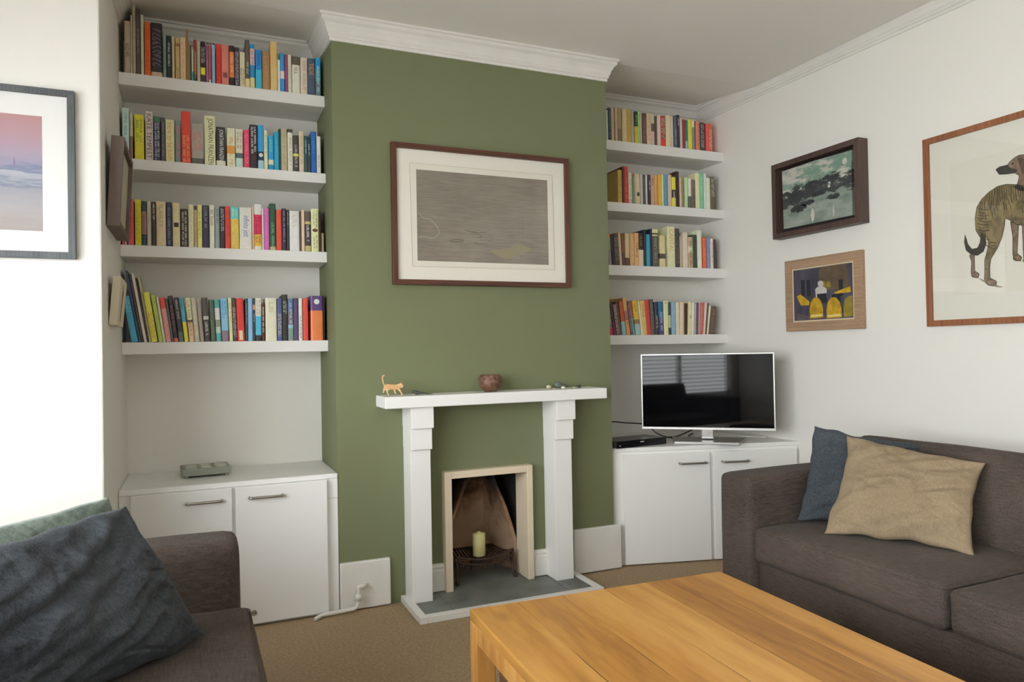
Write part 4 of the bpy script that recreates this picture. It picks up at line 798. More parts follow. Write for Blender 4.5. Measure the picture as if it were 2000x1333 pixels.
# ================================================================== BOOKS
def lum(c): return .3*c[0]+.6*c[1]+.1*c[2]
def cmat(c, kind, k=1.0):
    key = '%s %02x%02x%02x' % (kind, *c); l = lin(c); g_ = lum(l); l = tuple(min(.82, (x*.94+g_*.06)*k) for x in l)
    return mat(key, l, .42 if kind == 'cover' else .6, spec=.4, var=.05 if kind == 'cover' else 0, vscale=25)
def book(shelf, x, wd, h, lean, cols, txt, tc, label, Y, z, gain):
    """spine faces -Y; local origin = bottom left corner of the spine"""
    la = math.radians(lean); t = wd*math.cos(la)*.97 - .0004
    depth = min(.205, (.128 if h < .19 else .135 if h < .215 else .165) + random.random()*.012)
    root = thing('book', label, 'book', (x+.0002, Y+random.uniform(-.004, .004), z), (0, 0, 0), 'books on the %s shelf' % SHN[shelf])
    root.rotation_euler = (0, -la, 0)
    bands = []
    for part in cols.split(';'):
        a = part.split(':'); bands.append((tuple(int(q) for q in a[0].split(',')), float(a[1]) if len(a) > 1 else 1.0))
    levels = [0.0] + [b[1] for b in bands]; levels[-1] = 1.0
    mats = [cmat(b[0], 'cover', gain) for b in bands]
    th = .0012 if h < .215 else .0022; bl = min(.0025, t*.12)
    if t < .006: bl = .0005; th = min(th, t*.2)
    # cross-section of the cover: two boards and a gently rounded spine
    outer = [(0, depth), (0, bl*1.2), (t*.12, bl*.25), (t*.35, 0), (t*.65, 0), (t*.88, bl*.25), (t, bl*1.2), (t, depth)]
    inner = [(t-th, depth), (t-th, bl*1.2+.001), (t*.5, bl*.3+.0022), (th, bl*1.2+.001), (th, depth)]
    sec = outer+inner; n = len(sec); bm = bmesh.new(); rings = []
    for lv in levels: rings.append([bm.verts.new((p[0], p[1], h*(1-lv))) for p in sec])
    for k in range(len(levels)-1):
        for i in range(n):
            f = bm.faces.new((rings[k][i], rings[k][(i+1) % n], rings[k+1][(i+1) % n], rings[k+1][i])); f.material_index = k
    for ring, mi in ((rings[0], 0), (rings[-1], len(mats)-1)):
        no, ni = len(outer), len(inner)
        # cap: strips between outer and inner
        o_, i_ = ring[:no], ring[no:][::-1]
        for tri in ((o_[0], o_[1], i_[1], i_[0]), (o_[1], o_[2], o_[3], i_[2], i_[1]), (o_[3], o_[4], i_[2]), (o_[4], o_[5], o_[6], i_[3], i_[2]), (o_[6], o_[7], i_[4], i_[3])):
            f = bm.faces.new(tri); f.material_index = mi
    obj('cover', bm, mats, root)
    gp = .003 if h > .215 else .0006
    obj('page_block', B(((th, bl+.0045, gp), (t-th, depth-.002, h-gp))), m_pages, root)
    if txt and t > .0045:
        spec, rng = txt.split('@'); f0, f1 = [float(q) for q in rng.split('-')]
        zt, zb = h*(1-f0), h*(1-f1); L = zt-zb; bm = bmesh.new(); yy = -.00035
        if spec[0] == '=':
            vs, fs2, asp = text_mesh(spec[1:])
            hh = min(t*.62, L/asp*1.7); hh = max(hh, t*.34)
            vv = [bm.verts.new((t/2 - hh/2 + v*hh, yy, zt - u*L)) if len(spec) > 2 else bm.verts.new((t*.15+u*t*.7, yy, zb+v*L)) for u, v in vs]
            for f in fs2:
                try: bm.faces.new([vv[q] for q in f])
                except ValueError: pass
        elif spec in 'O' or spec in 'D':
            cx, cz = t/2, (zt+zb)/2; r = min(t*.36, L/2)
            ring = [bm.verts.new((cx+math.cos(a*PI/10)*r, yy, cz+math.sin(a*PI/10)*r)) for a in range(20)]; bm.faces.new(ring)
        elif spec == 'B' or spec == '#':
            k = .3 if spec == 'B' else .38
            v = [bm.verts.new((t/2+a*t*k*.8, yy, q)) for a, q in ((-1, zb), (1, zb), (1, zt), (-1, zt))]; bm.faces.new(v)
        elif spec == 'E':
            cx, cz = t/2, (zt+zb)/2
            ring = [bm.verts.new((cx+math.cos(a*PI/8)*t*.38, yy, cz+math.sin(a*PI/8)*.008)) for a in range(16)]; bm.faces.new(ring)
            letters(bm, t*.3, t*.18, zt, zt-L*.36, yy); letters(bm, t*.7, t*.18, zt-L*.02, zt-L*.4, yy); letters(bm, t*.35, t*.18, zb+L*.3, zb, yy); letters(bm, t*.7, t*.18, zb+L*.36, zb, yy)
        elif spec == 'S':
            for k in range(9):
                zz = zt - L*(k+.5)/9; pts = [(t*.5+t*.36*math.sin(a*.7+k), zz+.006*math.cos(a*1.1+k*2)) for a in range(7)]; ribbon2(bm, pts, .0011, yy)
        else:
            rows = [(.5, .42)] if spec == '~' else ([(.3, .26), (.7, .26)] if t > .016 else [(.5, .56)])
            for cxx, ww in rows: letters(bm, t*cxx, t*ww, zt-random.random()*L*.04, zb+random.random()*L*.06, yy)
        obj('lettering', bm, cmat(tuple(int(q) for q in tc.split(',')), 'ink', gain), root)
    return root
def letters(bm, cx, wd, zt, zb, y):
    """marks too small to read: stroke clusters with word gaps, running down the spine"""
    z = zt; wd = max(wd, .0016)
    while z > zb:
        for _ in range(random.randint(3, 8)):
            if z <= zb: break
            lw = wd*random.uniform(.45, .75); a = cx-wd/2; b = cx+wd/2
            st = max(.0005, lw*.28)
            q = random.random()
            bars = [(a, b, z-st, z)]
            if q < .55: bars.append((a, a+st, z-lw, z-st) if q < .3 else (b-st, b, z-lw, z-st))
            if q > .4: bars.append((a, b, z-lw, z-lw+st))
            for x0, x1, z0, z1 in bars:
                v = [bm.verts.new(p) for p in ((x0, y, z0), (x1, y, z0), (x1, y, z1), (x0, y, z1))]; bm.faces.new(v)
            z -= lw*1.35
        z -= wd*.8
def ribbon2(bm, pts, wd, y):
    """flat ribbon in the XZ plane at y"""
    P = [Vector((p[0], p[1])) for p in pts]; prev = None
    for i, p in enumerate(P):
        d = (P[min(i+1, len(P)-1)] - P[max(0, i-1)]).normalized(); nrm = Vector((-d.y, d.x))*wd/2
        a = bm.verts.new((p.x+nrm.x, y, p.y+nrm.y)); b = bm.verts.new((p.x-nrm.x, y, p.y-nrm.y))
        if prev: bm.faces.new((prev[0], a, b, prev[1]))
        prev = (a, b)
for sh, L in BOOKS.items():
    Y = .207 if sh[0] == 'L' else .345; z = SHZ[sh][0]; gain = 1.85 if sh[0] == 'L' else 1.95
    for i, (nm, x, wd, h, lean, cols, txt, tc) in enumerate(L):
        nb = ('right of the ' + L[i-1][0] + ' one') if i else 'first from the left'
        label = '%s book on the %s shelf, %s' % (nm, SHN[sh], nb)
        ws = label.split()
        if len(ws) > 16: label = '%s book on %s shelf, after %s one' % (nm, SHN[sh], L[i-1][0])
        book(sh, x, wd, h, lean, cols, txt, tc, label, Y, z, gain)

# ================================================================== PICTURES
def frame(name, label, cat, center, rotz, Wd, Ht, fw, depth, fm, fmv=None, tilt=0, inset=.006, glass=True, art_depth=None, group=None):
    """picture hung on a wall: local X right, Z up, -Y out of the wall; origin = centre on the wall face"""
    root = thing(name, label, cat, center, (0, 0, rotz), group); fmv = fmv or fm; Y0 = -depth; hw, hh = Wd/2, Ht/2
    root.rotation_euler = (Matrix.Rotation(rotz, 3, 'Z') @ Matrix.Rotation(tilt, 3, 'X')).to_euler()
    for nm, pts, mm in (('frame_rail', [(-hw, hh), (hw, hh), (hw-fw, hh-fw), (-hw+fw, hh-fw)], fm), ('frame_rail', [(-hw, -hh), (-hw+fw, -hh+fw), (hw-fw, -hh+fw), (hw, -hh)], fm),
                        ('frame_stile', [(-hw, -hh), (-hw, hh), (-hw+fw, hh-fw), (-hw+fw, -hh+fw)], fmv), ('frame_stile', [(hw, -hh), (hw-fw, -hh+fw), (hw-fw, hh-fw), (hw, hh)], fmv)):
        bm = bmesh.new(); add_prism(bm, pts, 'Y', Y0, -.001); obj(nm, bm, mm, root, bevel=.0012)
    if glass: obj('glass', B(((-hw+fw, Y0+inset-.001, -hh+fw), (hw-fw, Y0+inset, hh-fw))), m_glass, root)
    return root, Y0
def sheet(name, root, x0, x1, z0, z1, y, m, t=.0012):
    return obj(name, B(((x0, y, z0), (x1, y+t, z1))), m, root)
def patch(name, root, pts, y, m, t=.0003):
    bm = bmesh.new(); add_prism(bm, pts, 'Y', y, y+t); return obj(name, bm, m, root)
# --- print over the mantel
cx, cz = .709, 1.7645
r, Y0 = frame('framed_print', 'large grey etching in a mahogany frame over the mantelpiece', 'picture', (cx, 0, cz), 0, .905, .648, .0235, .030, m_mahog, m_mahogv)
sheet('mount', r, -.43, .43, -.30, .30, -.016, m_paper)
sheet('paper', r, .347-cx-.003, 1.078-cx, 1.522-cz, 2.0-cz, -.0172, mat('plate paper', (.80, .765, .68), .8, spec=.1), .0011)
def etch():
    m, nt, b = nodes_of('grey etching ink'); N, L = nt.nodes, nt.links; tc = N.new('ShaderNodeTexCoord')
    n1 = N.new('ShaderNodeTexNoise'); n1.inputs['Scale'].default_value = 5; n1.inputs['Detail'].default_value = 6; L.new(tc.outputs['Object'], n1.inputs['Vector'])
    mp = N.new('ShaderNodeMapping'); mp.inputs['Scale'].default_value = (.05, 1, 1); L.new(tc.outputs['Object'], mp.inputs[0])
    n2 = N.new('ShaderNodeTexNoise'); n2.inputs['Scale'].default_value = 260; L.new(mp.outputs[0], n2.inputs['Vector'])
    ad = N.new('ShaderNodeMath'); L.new(n1.outputs['Fac'], ad.inputs[0]); L.new(n2.outputs['Fac'], ad.inputs[1])
    r_ = N.new('ShaderNodeValToRGB'); r_.color_ramp.elements[0].position = .3; r_.color_ramp.elements[1].position = .75
    hf = N.new('ShaderNodeMath'); hf.operation = 'MULTIPLY'; hf.inputs[1].default_value = .5; L.new(ad.outputs[0], hf.inputs[0])
    r_.color_ramp.elements[0].color = (*lin((112, 103, 92)), 1); r_.color_ramp.elements[1].color = (*lin((156, 146, 132)), 1)
    L.new(hf.outputs[0], r_.inputs[0]); L.new(r_.outputs[0], b.inputs['Base Color']); b.inputs['Roughness'].default_value = .8; return m
sheet('etching', r, .374-cx, 1.045-cx, 1.552-cz, 1.973-cz, -.0176, etch(), .0004)
def px_c(u, v):   # print-local position from measured corners
    return (.374-cx + (u-815)/(1072.5-815)*.671, 1.973-cz - (v-(329+(u-815)*.0855))/((508+(u-815)*.041)-(329+(u-815)*.0855))*.421)
def ink_lines(name, root, lines, wd, y, m):
    bm = bmesh.new()
    for ln in lines: ribbon2(bm, [(p.x, p.y) for p in smooth_pts([Vector((a, b, 0)) for a, b in ln], 5)], wd, y)
    return obj(name, bm, m, root)
ink_lines('pale_curve', r, [[px_c(*p) for p in ((818, 414), (826, 424), (838, 427), (848, 437), (855, 449), (853, 459), (842, 464), (828, 461), (817, 462))]], .0016, -.0181, mat('pale scratch', lin((196, 186, 164)), .8))
ink_lines('dark_strokes', r, [[px_c(*p) for p in q] for q in (((904, 448), (918, 453), (932, 458)), ((918, 452), (932, 454), (946, 453)), ((932, 458), (938, 462), (926, 463)), ((876, 470), (886, 467), (900, 468), (897, 471), (880, 472), (876, 470)), ((922, 474), (930, 476), (942, 476)))], .0026, -.0181, mat('dark ink', lin((84, 76, 68)), .8))
ink_lines('fine_lines', r, [[px_c(*p) for p in q] for q in (((1021, 415), (1020, 440), (1018, 478)), ((918, 479), (960, 481), (1010, 483)))], .0012, -.0181, mat('faint ink', lin((112, 104, 92)), .8))
patch('ochre_patch', r, [px_c(*p) for p in ((950, 489), (985, 486), (1008, 476), (1020, 480), (1042, 488), (1012, 498), (985, 506), (968, 500))], -.0179, mat('ochre patch', lin((146, 136, 106)), .8))  # faint ochre patch laid over the lower right of the etching
bm = bmesh.new()
for q in (((803, 316), (1083, 341)), ((1083, 341), (1085, 528)), ((1085, 528), (806, 519)), ((806, 519), (803, 316))): ribbon2(bm, [px_c(*p) for p in q], .0014, -.0180)
obj('plate_mark', bm, mat('embossed line', lin((176, 166, 142)), .8), r)
# --- poster on the left wall (runs out of the picture)
cx, cz = -1.268, 1.7395
r, Y0 = frame('framed_photograph', 'grey framed photograph of a pink sunset sea, cut off at the left edge', 'picture', (cx, YP, cz), 0, .690, .558, .0215, .022, m_grfr)
sheet('mount', r, -.325, .325, -.26, .26, -.012, mat('white mount', (.86, .86, .85), .8, spec=.1))
def dim(c):
    l = lin(c); g_ = sum(l)/3; return tuple((x*.92+g_*.08)*.66 for x in l)
def sea():
    m, nt, b = nodes_of('sunset sea photograph'); N, L = nt.nodes, nt.links; tc = N.new('ShaderNodeTexCoord')
    sp = N.new('ShaderNodeSeparateXYZ'); L.new(tc.outputs['Object'], sp.inputs[0])
    mp = N.new('ShaderNodeMapping'); mp.inputs['Scale'].default_value = (.3, 1, 1.8); L.new(tc.outputs['Object'], mp.inputs[0])
    n = N.new('ShaderNodeTexNoise'); n.inputs['Scale'].default_value = 42; n.inputs['Detail'].default_value = 6; L.new(mp.outputs[0], n.inputs['Vector'])
    mr = N.new('ShaderNodeMapRange'); mr.inputs[1].default_value = -.19; mr.inputs[2].default_value = .188; L.new(sp.outputs[2], mr.inputs[0])
    mu = N.new('ShaderNodeMath'); mu.operation = 'MULTIPLY_ADD'; L.new(n.outputs['Fac'], mu.inputs[0]); mu.inputs[1].default_value = .24; mu.inputs[2].default_value = -.12
    ad = N.new('ShaderNodeMath'); L.new(mr.outputs[0], ad.inputs[0]); L.new(mu.outputs[0], ad.inputs[1])
    r_ = N.new('ShaderNodeValToRGB'); e = r_.color_ramp.elements
    st = [(0, (196, 184, 180)), (.18, (205, 200, 205)), (.36, (186, 186, 202)), (.40, (140, 155, 184)), (.44, (196, 200, 216)), (.50, (212, 214, 226)), (.53, (128, 146, 186)), (.56, (176, 172, 206)), (.66, (200, 178, 206)), (.80, (214, 170, 188)), (1, (222, 158, 162))]
    e[0].position, e[0].color = st[0][0], (*dim(st[0][1]), 1); e[1].position, e[1].color = 1, (*dim(st[-1][1]), 1)
    for p, c_ in st[1:-1]: k = e.new(p); k.color = (*dim(c_), 1)
    L.new(ad.outputs[0], r_.inputs[0]); L.new(r_.outputs[0], b.inputs['Base Color']); b.inputs['Roughness'].default_value = .5; return m
sheet('photograph', r, -1.52-cx, -1.0165-cx, 1.549-cz, 1.926-cz, -.0126, sea(), .0006)
patch('distant_sail', r, [(-1.0165-.10-.01-cx+.028, 1.755-cz), (-1.0165-.10-cx+.028, 1.753-cz), (-1.0165-.105-cx+.028, 1.79-cz)], -.013, mat('sail grey', lin((130, 120, 150)), .7))
# --- right wall: rotz -90, local X -> -Y
def rw(cy): return (XR, cy, 0)
CY, CZ = -.4245, 1.924
cyA = (-.145-.70)/2; 
r, Y0 = frame('framed_painting', 'small dark-framed painting of a rocky grey-green coast on the right wall', 'picture', (XR, -.4325, 1.922), -PI/2, .575, .410, .028, .066, m_dkfr, glass=False, group='small paintings on the right wall')
obj('backing', B(((-.26, -.014, -.18), (.26, -.002, .18))), mat('dark backing', lin((44, 32, 30)), .8), r)
def coast():
    m, nt, b = nodes_of('impasto coast painting'); N, L = nt.nodes, nt.links; tc = N.new('ShaderNodeTexCoord')
    sp = N.new('ShaderNodeSeparateXYZ'); L.new(tc.outputs['Object'], sp.inputs[0])
    mp = N.new('ShaderNodeMapping'); mp.inputs['Scale'].default_value = (.6, 1, 1.5); L.new(tc.outputs['Object'], mp.inputs[0])
    n = N.new('ShaderNodeTexNoise'); n.inputs['Scale'].default_value = 16; n.inputs['Detail'].default_value = 8; n.inputs['Roughness'].default_value = .65; L.new(mp.outputs[0], n.inputs['Vector'])
    def ramp(src, st):
        r_ = N.new('ShaderNodeValToRGB'); e = r_.color_ramp.elements; e[0].position, e[0].color = st[0][0], (*lin(st[0][1]), 1); e[1].position, e[1].color = st[-1][0], (*lin(st[-1][1]), 1)
        for p, c_ in st[1:-1]: k = e.new(p); k.color = (*lin(c_), 1)
        L.new(src, r_.inputs[0]); return r_.outputs[0]
    sky = ramp(n.outputs['Fac'], [(.36, (112, 146, 130)), (.5, (134, 156, 142)), (.56, (188, 188, 178)), (.7, (205, 200, 190))])
    sea_ = ramp(n.outputs['Fac'], [(.32, (112, 128, 120)), (.5, (142, 152, 144)), (.62, (158, 164, 154)), (.75, (190, 190, 182))])
    rock = ramp(n.outputs['Fac'], [(.3, (44, 48, 50)), (.55, (66, 70, 72)), (.72, (96, 100, 98))])
    mu = N.new('ShaderNodeMath'); mu.operation = 'MULTIPLY_ADD'; L.new(n.outputs['Fac'], mu.inputs[0]); mu.inputs[1].default_value = .26; mu.inputs[2].default_value = -.13
    zz = N.new('ShaderNodeMath'); L.new(sp.outputs[2], zz.inputs[0]); L.new(mu.outputs[0], zz.inputs[1])
    sl = N.new('ShaderNodeMath'); sl.operation = 'MULTIPLY_ADD'; L.new(sp.outputs[0], sl.inputs[0]); sl.inputs[1].default_value = -.06; L.new(zz.outputs[0], sl.inputs[2])
    g1 = N.new('ShaderNodeMapRange'); L.new(sl.outputs[0], g1.inputs[0]); g1.inputs[1].default_value = .044; g1.inputs[2].default_value = .056
    g2 = N.new('ShaderNodeMapRange'); L.new(sl.outputs[0], g2.inputs[0]); g2.inputs[1].default_value = -.038; g2.inputs[2].default_value = -.024
    m1 = N.new('ShaderNodeMix'); m1.data_type = 'RGBA'; L.new(g2.outputs[0], m1.inputs[0]); L.new(sea_, m1.inputs[6]); L.new(rock, m1.inputs[7])
    m2 = N.new('ShaderNodeMix'); m2.data_type = 'RGBA'; L.new(g1.outputs[0], m2.inputs[0]); L.new(m1.outputs[2], m2.inputs[6]); L.new(sky, m2.inputs[7])
    L.new(m2.outputs[2], b.inputs['Base Color']); b.inputs['Roughness'].default_value = .45
    bp = N.new('ShaderNodeBump'); bp.inputs['Strength'].default_value = .6; bp.inputs['Distance'].default_value = .003; L.new(n.outputs['Fac'], bp.inputs['Height']); L.new(bp.outputs[0], b.inputs['Normal'])
    return m
bm = bmesh.new(); add_prism(bm, [(-.224, -.156), (.228, -.160), (.232, .158), (.0, .164), (-.228, .160)], 'Y', -.046, -.014)
obj('canvas', bm, coast(), r)
def blob(cx_, cz_, rx, rz, seed, n=30): return [(cx_+rx*math.cos(2*PI*k/n)*(1+.5*noise.noise(Vector((seed, k*.9, 0)))), cz_+rz*math.sin(2*PI*k/n)*(1+.9*noise.noise(Vector((seed, k*1.3, 5))))) for k in range(n)]
mrk = mat('dark paint strokes', lin((58, 62, 64)), .5, bump=.5, bscale=60, var=.3, vscale=40)
for q in ((-.115, -.062, .058, .018, 1), (-.05, -.045, .045, .014, 2), (.115, -.045, .042, .013, 3), (.02, -.012, .05, .010, 6)): patch('painted_rock', r, blob(*q), -.0466, mrk, .0006)
mwh = mat('white paint strokes', lin((196, 194, 186)), .5, bump=.5, bscale=60)
for q in ((-.02, -.115, .012, .035, 4), (.115, -.12, .004, .026, 5), (.09, .012, .008, .008, 7), (-.14, .09, .05, .008, 8), (.19, .115, .014, .016, 9)): patch('painted_light', r, blob(*q), -.0465, mwh, .0005)
r, Y0 = frame('framed_painting', 'small oak-framed painting of a person among yellow chairs on the right wall', 'picture', (XR, -.4375, 1.399), -PI/2, .500, .384, .048, .026, m_oak, glass=False, inset=.004, group='small paintings on the right wall')
sheet('slip', r, -.206, .206, -.148, .148, -.020, mat('cream slip', lin((214, 196, 164)), .7), .004)
mb = mat('violet brown paint', lin((72, 70, 84)), .55, bump=.4, bscale=50, var=.35, vscale=14, stretch=(1.5, 1, .4))
sheet('painting', r, -.192, .192, -.136, .136, -.0215, mb, .0015)
T = lambda u, v: (-.192 + (u-228)/(592-228)*.384, .136 - (v-(885-(u-228)*.118))/((1195-(u-228)*.055)-(885-(u-228)*.118))*.272)
yel = mat('yellow paint', lin((190, 152, 40)), .5, var=.25, vscale=25, bump=.3, bscale=50); oli = mat('olive yellow paint', lin((146, 130, 52)), .5, var=.2, vscale=25)
dk = mat('dark figure paint', lin((40, 40, 52)), .5); flp = mat('floor paint', lin((96, 88, 90)), .5, var=.2, vscale=20); wp = mat('off-white paint', lin((190, 188, 184)), .5, var=.1, vscale=30)
brn = mat('brown paint', lin((98, 82, 66)), .5, var=.2, vscale=20)
patch('painted_wall', r, [T(*p) for p in ((395, 865), (560, 845), (575, 1000), (395, 1010))], -.0218, brn)
for u in (290, 325, 525): patch('painted_door', r, [T(*p) for p in ((u-12, 945), (u+12, 940), (u+14, 1040), (u-10, 1045))], -.0221, dk)
patch('painted_chair', r, [T(*p) for p in ((248, 1045), (272, 1030), (330, 1075), (328, 1098), (275, 1100))], -.0223, yel)
patch('painted_chair', r, [T(*p) for p in ((485, 1020), (580, 985), (584, 1020), (490, 1030))], -.0223, yel)
for (u, v) in ((452, 970), (420, 968)): patch('painted_chair', r, [T(u+a, v+b) for a, b in ((-14, 18), (-12, -12), (0, -20), (12, -12), (14, 18))], -.0222, oli)
patch('painted_figure', r, [T(*p) for p in ((372, 1050), (370, 1000), (385, 985), (425, 985), (440, 998), (442, 1055))], -.0224, wp)
patch('painted_head', r, [T(404+18*math.cos(a*PI/6), 968+20*math.sin(a*PI/6)) for a in range(12)], -.0225, wp)
patch('painted_seat', r, [T(*p) for p in ((380, 1030), (440, 1025), (442, 1085), (384, 1090))], -.0226, dk)
patch('painted_seat', r, [T(*p) for p in ((470, 1035), (520, 1030), (522, 1080), (475, 1085))], -.0226, dk)
patch('painted_floor', r, [T(*p) for p in ((248, 1192), (246, 1150), (330, 1165), (590, 1140), (592, 1172))], -.0222, flp)
for u, w_ in ((374, 42), (482, 44)):
    patch('painted_chair', r, [T(u+a*w_, v) for a, v in ((-1, 1180), (-1, 1120), (-.8, 1080), (-.4, 1055), (0, 1050), (.4, 1055), (.8, 1080), (1, 1115), (1.02, 1172))], -.0228, yel)
    patch('painted_chair_edge', r, [T(u+a*w_, v) for a, v in ((-.85, 1160), (.9, 1152), (.9, 1164), (-.85, 1172))], -.0230, mat('pale yellow paint', lin((222, 208, 130)), .5))
patch('painted_chair', r, [T(*p) for p in ((540, 1172), (538, 1110), (548, 1060), (570, 1045), (590, 1042), (592, 1165))], -.0228, oli)
# --- big dog print
cy, cz = -1.513, 1.6185
r, Y0 = frame('framed_print', 'teak framed print of a standing brindle dog, cut off at the right edge', 'picture', (XR, cy, cz), -PI/2, .985, .830, .026, .022, m_teak)
sheet('paper', r, -.47, .47, -.392, .392, -.010, mat('warm print paper', (.80, .785, .70), .8, spec=.1))
P = lambda k: [(a+.0014*noise.noise(Vector((a*90, b*90, 0))), b-.0015+.0014*noise.noise(Vector((a*90, b*90, 9)))) for a, b in DOG[k]]
sheet('plate_area', r, min(p[0] for p in P('platemark')), .42, min(p[1] for p in P('platemark')), max(p[1] for p in P('platemark'))*.93, -.0104, mat('plate tone', (.775, .755, .665), .8, spec=.1), .0004)
mdog = mat('brindle fur ink', lin((146, 130, 92)), .8, var=.35, vscale=45, stretch=(1, 1, .5), col2=lin((104, 90, 62)))
mdk = mat('dark fur ink', lin((60, 58, 54)), .8, var=.3, vscale=50); mst = mat('stripe ink', lin((72, 60, 42)), .8); mhd = mat('head fur ink', lin((128, 106, 88)), .8, var=.3, vscale=50)
patch('drawn_shadow', r, P('shadow'), -.0107, mat('shadow ink', lin((150, 136, 120)), .8))
patch('drawn_far_leg', r, P('far_leg'), -.0108, mhd); patch('drawn_front_leg', r, P('front_leg'), -.0109, mhd); patch('drawn_front_leg', r, P('front_leg2'), -.0108, mhd)
patch('drawn_body', r, P('body'), -.0112, mdog); patch('drawn_head', r, P('head'), -.0114, mhd); patch('drawn_muzzle', r, P('muzzle'), -.0117, mdk)
patch('drawn_tail', r, P('tail'), -.0116, mdk); patch('drawn_back', r, P('back_patch'), -.0118, mdk)
patch('drawn_belly', r, P('belly'), -.0115, mat('belly fur ink', lin((112, 98, 74)), .8, var=.3, vscale=50))
patch('drawn_ear', r, P('ear'), -.0117, mat('ear ink', lin((92, 72, 60)), .8, var=.3, vscale=50)); patch('drawn_eye', r, P('eye'), -.0119, mdk)
for k in ('paw1', 'paw2', 'paw3', 'paw4'): patch('drawn_paw', r, P(k), -.01165, mat('paw ink', lin((136, 112, 90)), .8, var=.35, vscale=60))
bm = bmesh.new()
for ln in DOG['stripes']: ribbon2(bm, [(a, b) for a, b in ln], random.uniform(.0018, .0042), -.0118)
obj('drawn_stripes', bm, mst, r)
def outline(pts): return pts+[pts[0]]
bm = bmesh.new()
for k in ('body', 'far_leg', 'front_leg', 'head', 'paw1', 'paw2', 'paw3', 'ear'): ribbon2(bm, outline(P(k)), .0022, -.0119)
obj('drawn_outline', bm, mdk, r)
# --- two small frames on the alcove side wall (rotz +90: local X -> +Y)
r, Y0 = frame('box_frame', 'deep taupe box frame leaning out from the wall beside the bookshelves', 'picture', (XL+.004, -.135, 1.762), PI/2, .385, .322, .020, .042, m_brfr, inset=.006, glass=False)
r.rotation_euler = (Matrix.Rotation(PI/2, 3, 'Z') @ Matrix.Rotation(math.radians(3.2), 3, 'X')).to_euler(); r.location.x = XL+.0105
sheet('picture', r, -.172, .172, -.140, .140, -.028, mat('pale picture paper', lin((188, 182, 162)), .8, var=.1, vscale=20))
r = thing('canvas_block', 'small cream canvas block below the taupe box frame', 'picture', (XL+.009, -.165, 1.338), (0, 0, 0))
r.rotation_euler = (Matrix.Rotation(PI/2, 3, 'Z') @ Matrix.Rotation(math.radians(5), 3, 'X')).to_euler()
obj('canvas', B(((-.120, -.026, -.088), (.120, 0, .088))), mat('cream canvas', lin((214, 204, 182)), .8, bump=.2, bscale=200), r, bevel=.002)
patch('painted_trunk', r, [(-.028, -.07), (-.012, -.072), (-.006, -.01), (.022, .03), (.012, .05), (-.008, .03), (-.004, .066), (-.018, .066), (-.02, .01), (-.03, -.01)], -.0266, mat('grey brown paint', lin((120, 110, 92)), .7))

# ================================================================== THINGS ON THE MANTEL
Z = .941
# carved cat: flat layered wood, walking right
ct = thing('cat_figure', 'pale wooden walking cat figure at the left end of the mantelpiece', 'ornament', (.178, -.115, Z))
def catpx(x, y): return ((x-225)/9.05*.0020+.002, (580-y)/8.9*.0021)
body = [(248, 370), (300, 352), (400, 366), (470, 372), (520, 365), (560, 352), (585, 345), (592, 330), (600, 352), (618, 372), (635, 392), (628, 412), (605, 432), (572, 436), (556, 420), (548, 450), (520, 462), (470, 458), (380, 455), (300, 470), (262, 455), (245, 420)]
bm = bmesh.new(); add_prism(bm, [catpx(*p) for p in body], 'Y', -.007, .007); obj('body', bm, m_balsa, ct, bevel=.0015)
tail = [(262, 378), (236, 330), (226, 270), (222, 230), (236, 200), (268, 192)]
bm = bmesh.new(); add_tube(bm, [(catpx(*p)[0], 0, catpx(*p)[1]) for p in [(q.x, q.y) for q in smooth_pts([(a, b, 0) for a, b in tail], 4)]], .003, 8, None); obj('tail', bm, m_balsa, ct, smooth=True)
for k, (lg, yy) in enumerate((([(255, 420), (236, 450), (238, 480), (228, 515), (250, 515), (258, 480), (290, 455)], .006), ([(290, 440), (286, 480), (300, 520), (318, 560), (345, 560), (338, 545), (312, 505), (330, 455)], -.006), ([(440, 440), (448, 490), (470, 540), (502, 545), (500, 530), (476, 490), (490, 455)], .006), ([(510, 440), (528, 480), (568, 515), (598, 578), (622, 575), (606, 535), (578, 490), (556, 440)], -.006))):
    bm = bmesh.new(); add_prism(bm, [catpx(*p) for p in lg], 'Y', yy-.004, yy+.004); obj('leg', bm, m_balsa, ct, bevel=.001)
bm = bmesh.new()
for yy in (395, 415, 436): ribbon2(bm, [catpx(275, yy), catpx(400, yy+3), catpx(525, yy+2)], .0012, -.0075)
obj('carved_lines', bm, mat('burnt lines', lin((196, 130, 84)), .7), ct)
# bird
bd = thing('bird_figure', 'small dark bird figure lying beside the wooden cat', 'ornament', (.318, -.105, Z))
bm = bmesh.new(); pts = [(-.008, 0, .010), (0, 0, .015), (.010, 0, .013), (.022, -.001, .009), (.036, -.003, .008), (.050, -.004, .0065), (.068, -.006, .004), (.088, -.008, .0025)]
add_tube(bm, [(p.x, p.y, p.z) for p in smooth_pts(pts, 3)], .01, 12, [max(.0012, r_) for r_ in [.001, .0045, .0065, .0065, .007, .008, .0088, .0092, .0088, .008, .0068, .0055, .0048, .0044, .004, .0034, .0028, .0024, .002, .0017, .0014, .0012]])
obj('body', bm, mat('dark olive stone', lin((70, 76, 68)), .5, var=.2, vscale=80), bd, smooth=True)
bm = bmesh.new(); add_lathe(bm, [(.0005, 0), (.007, .001), (.008, .004), (.005, .007), (.0005, .008)], (.018, -.002, 0), 14); obj('base', bm, MATS['dark olive stone'], bd, smooth=True)
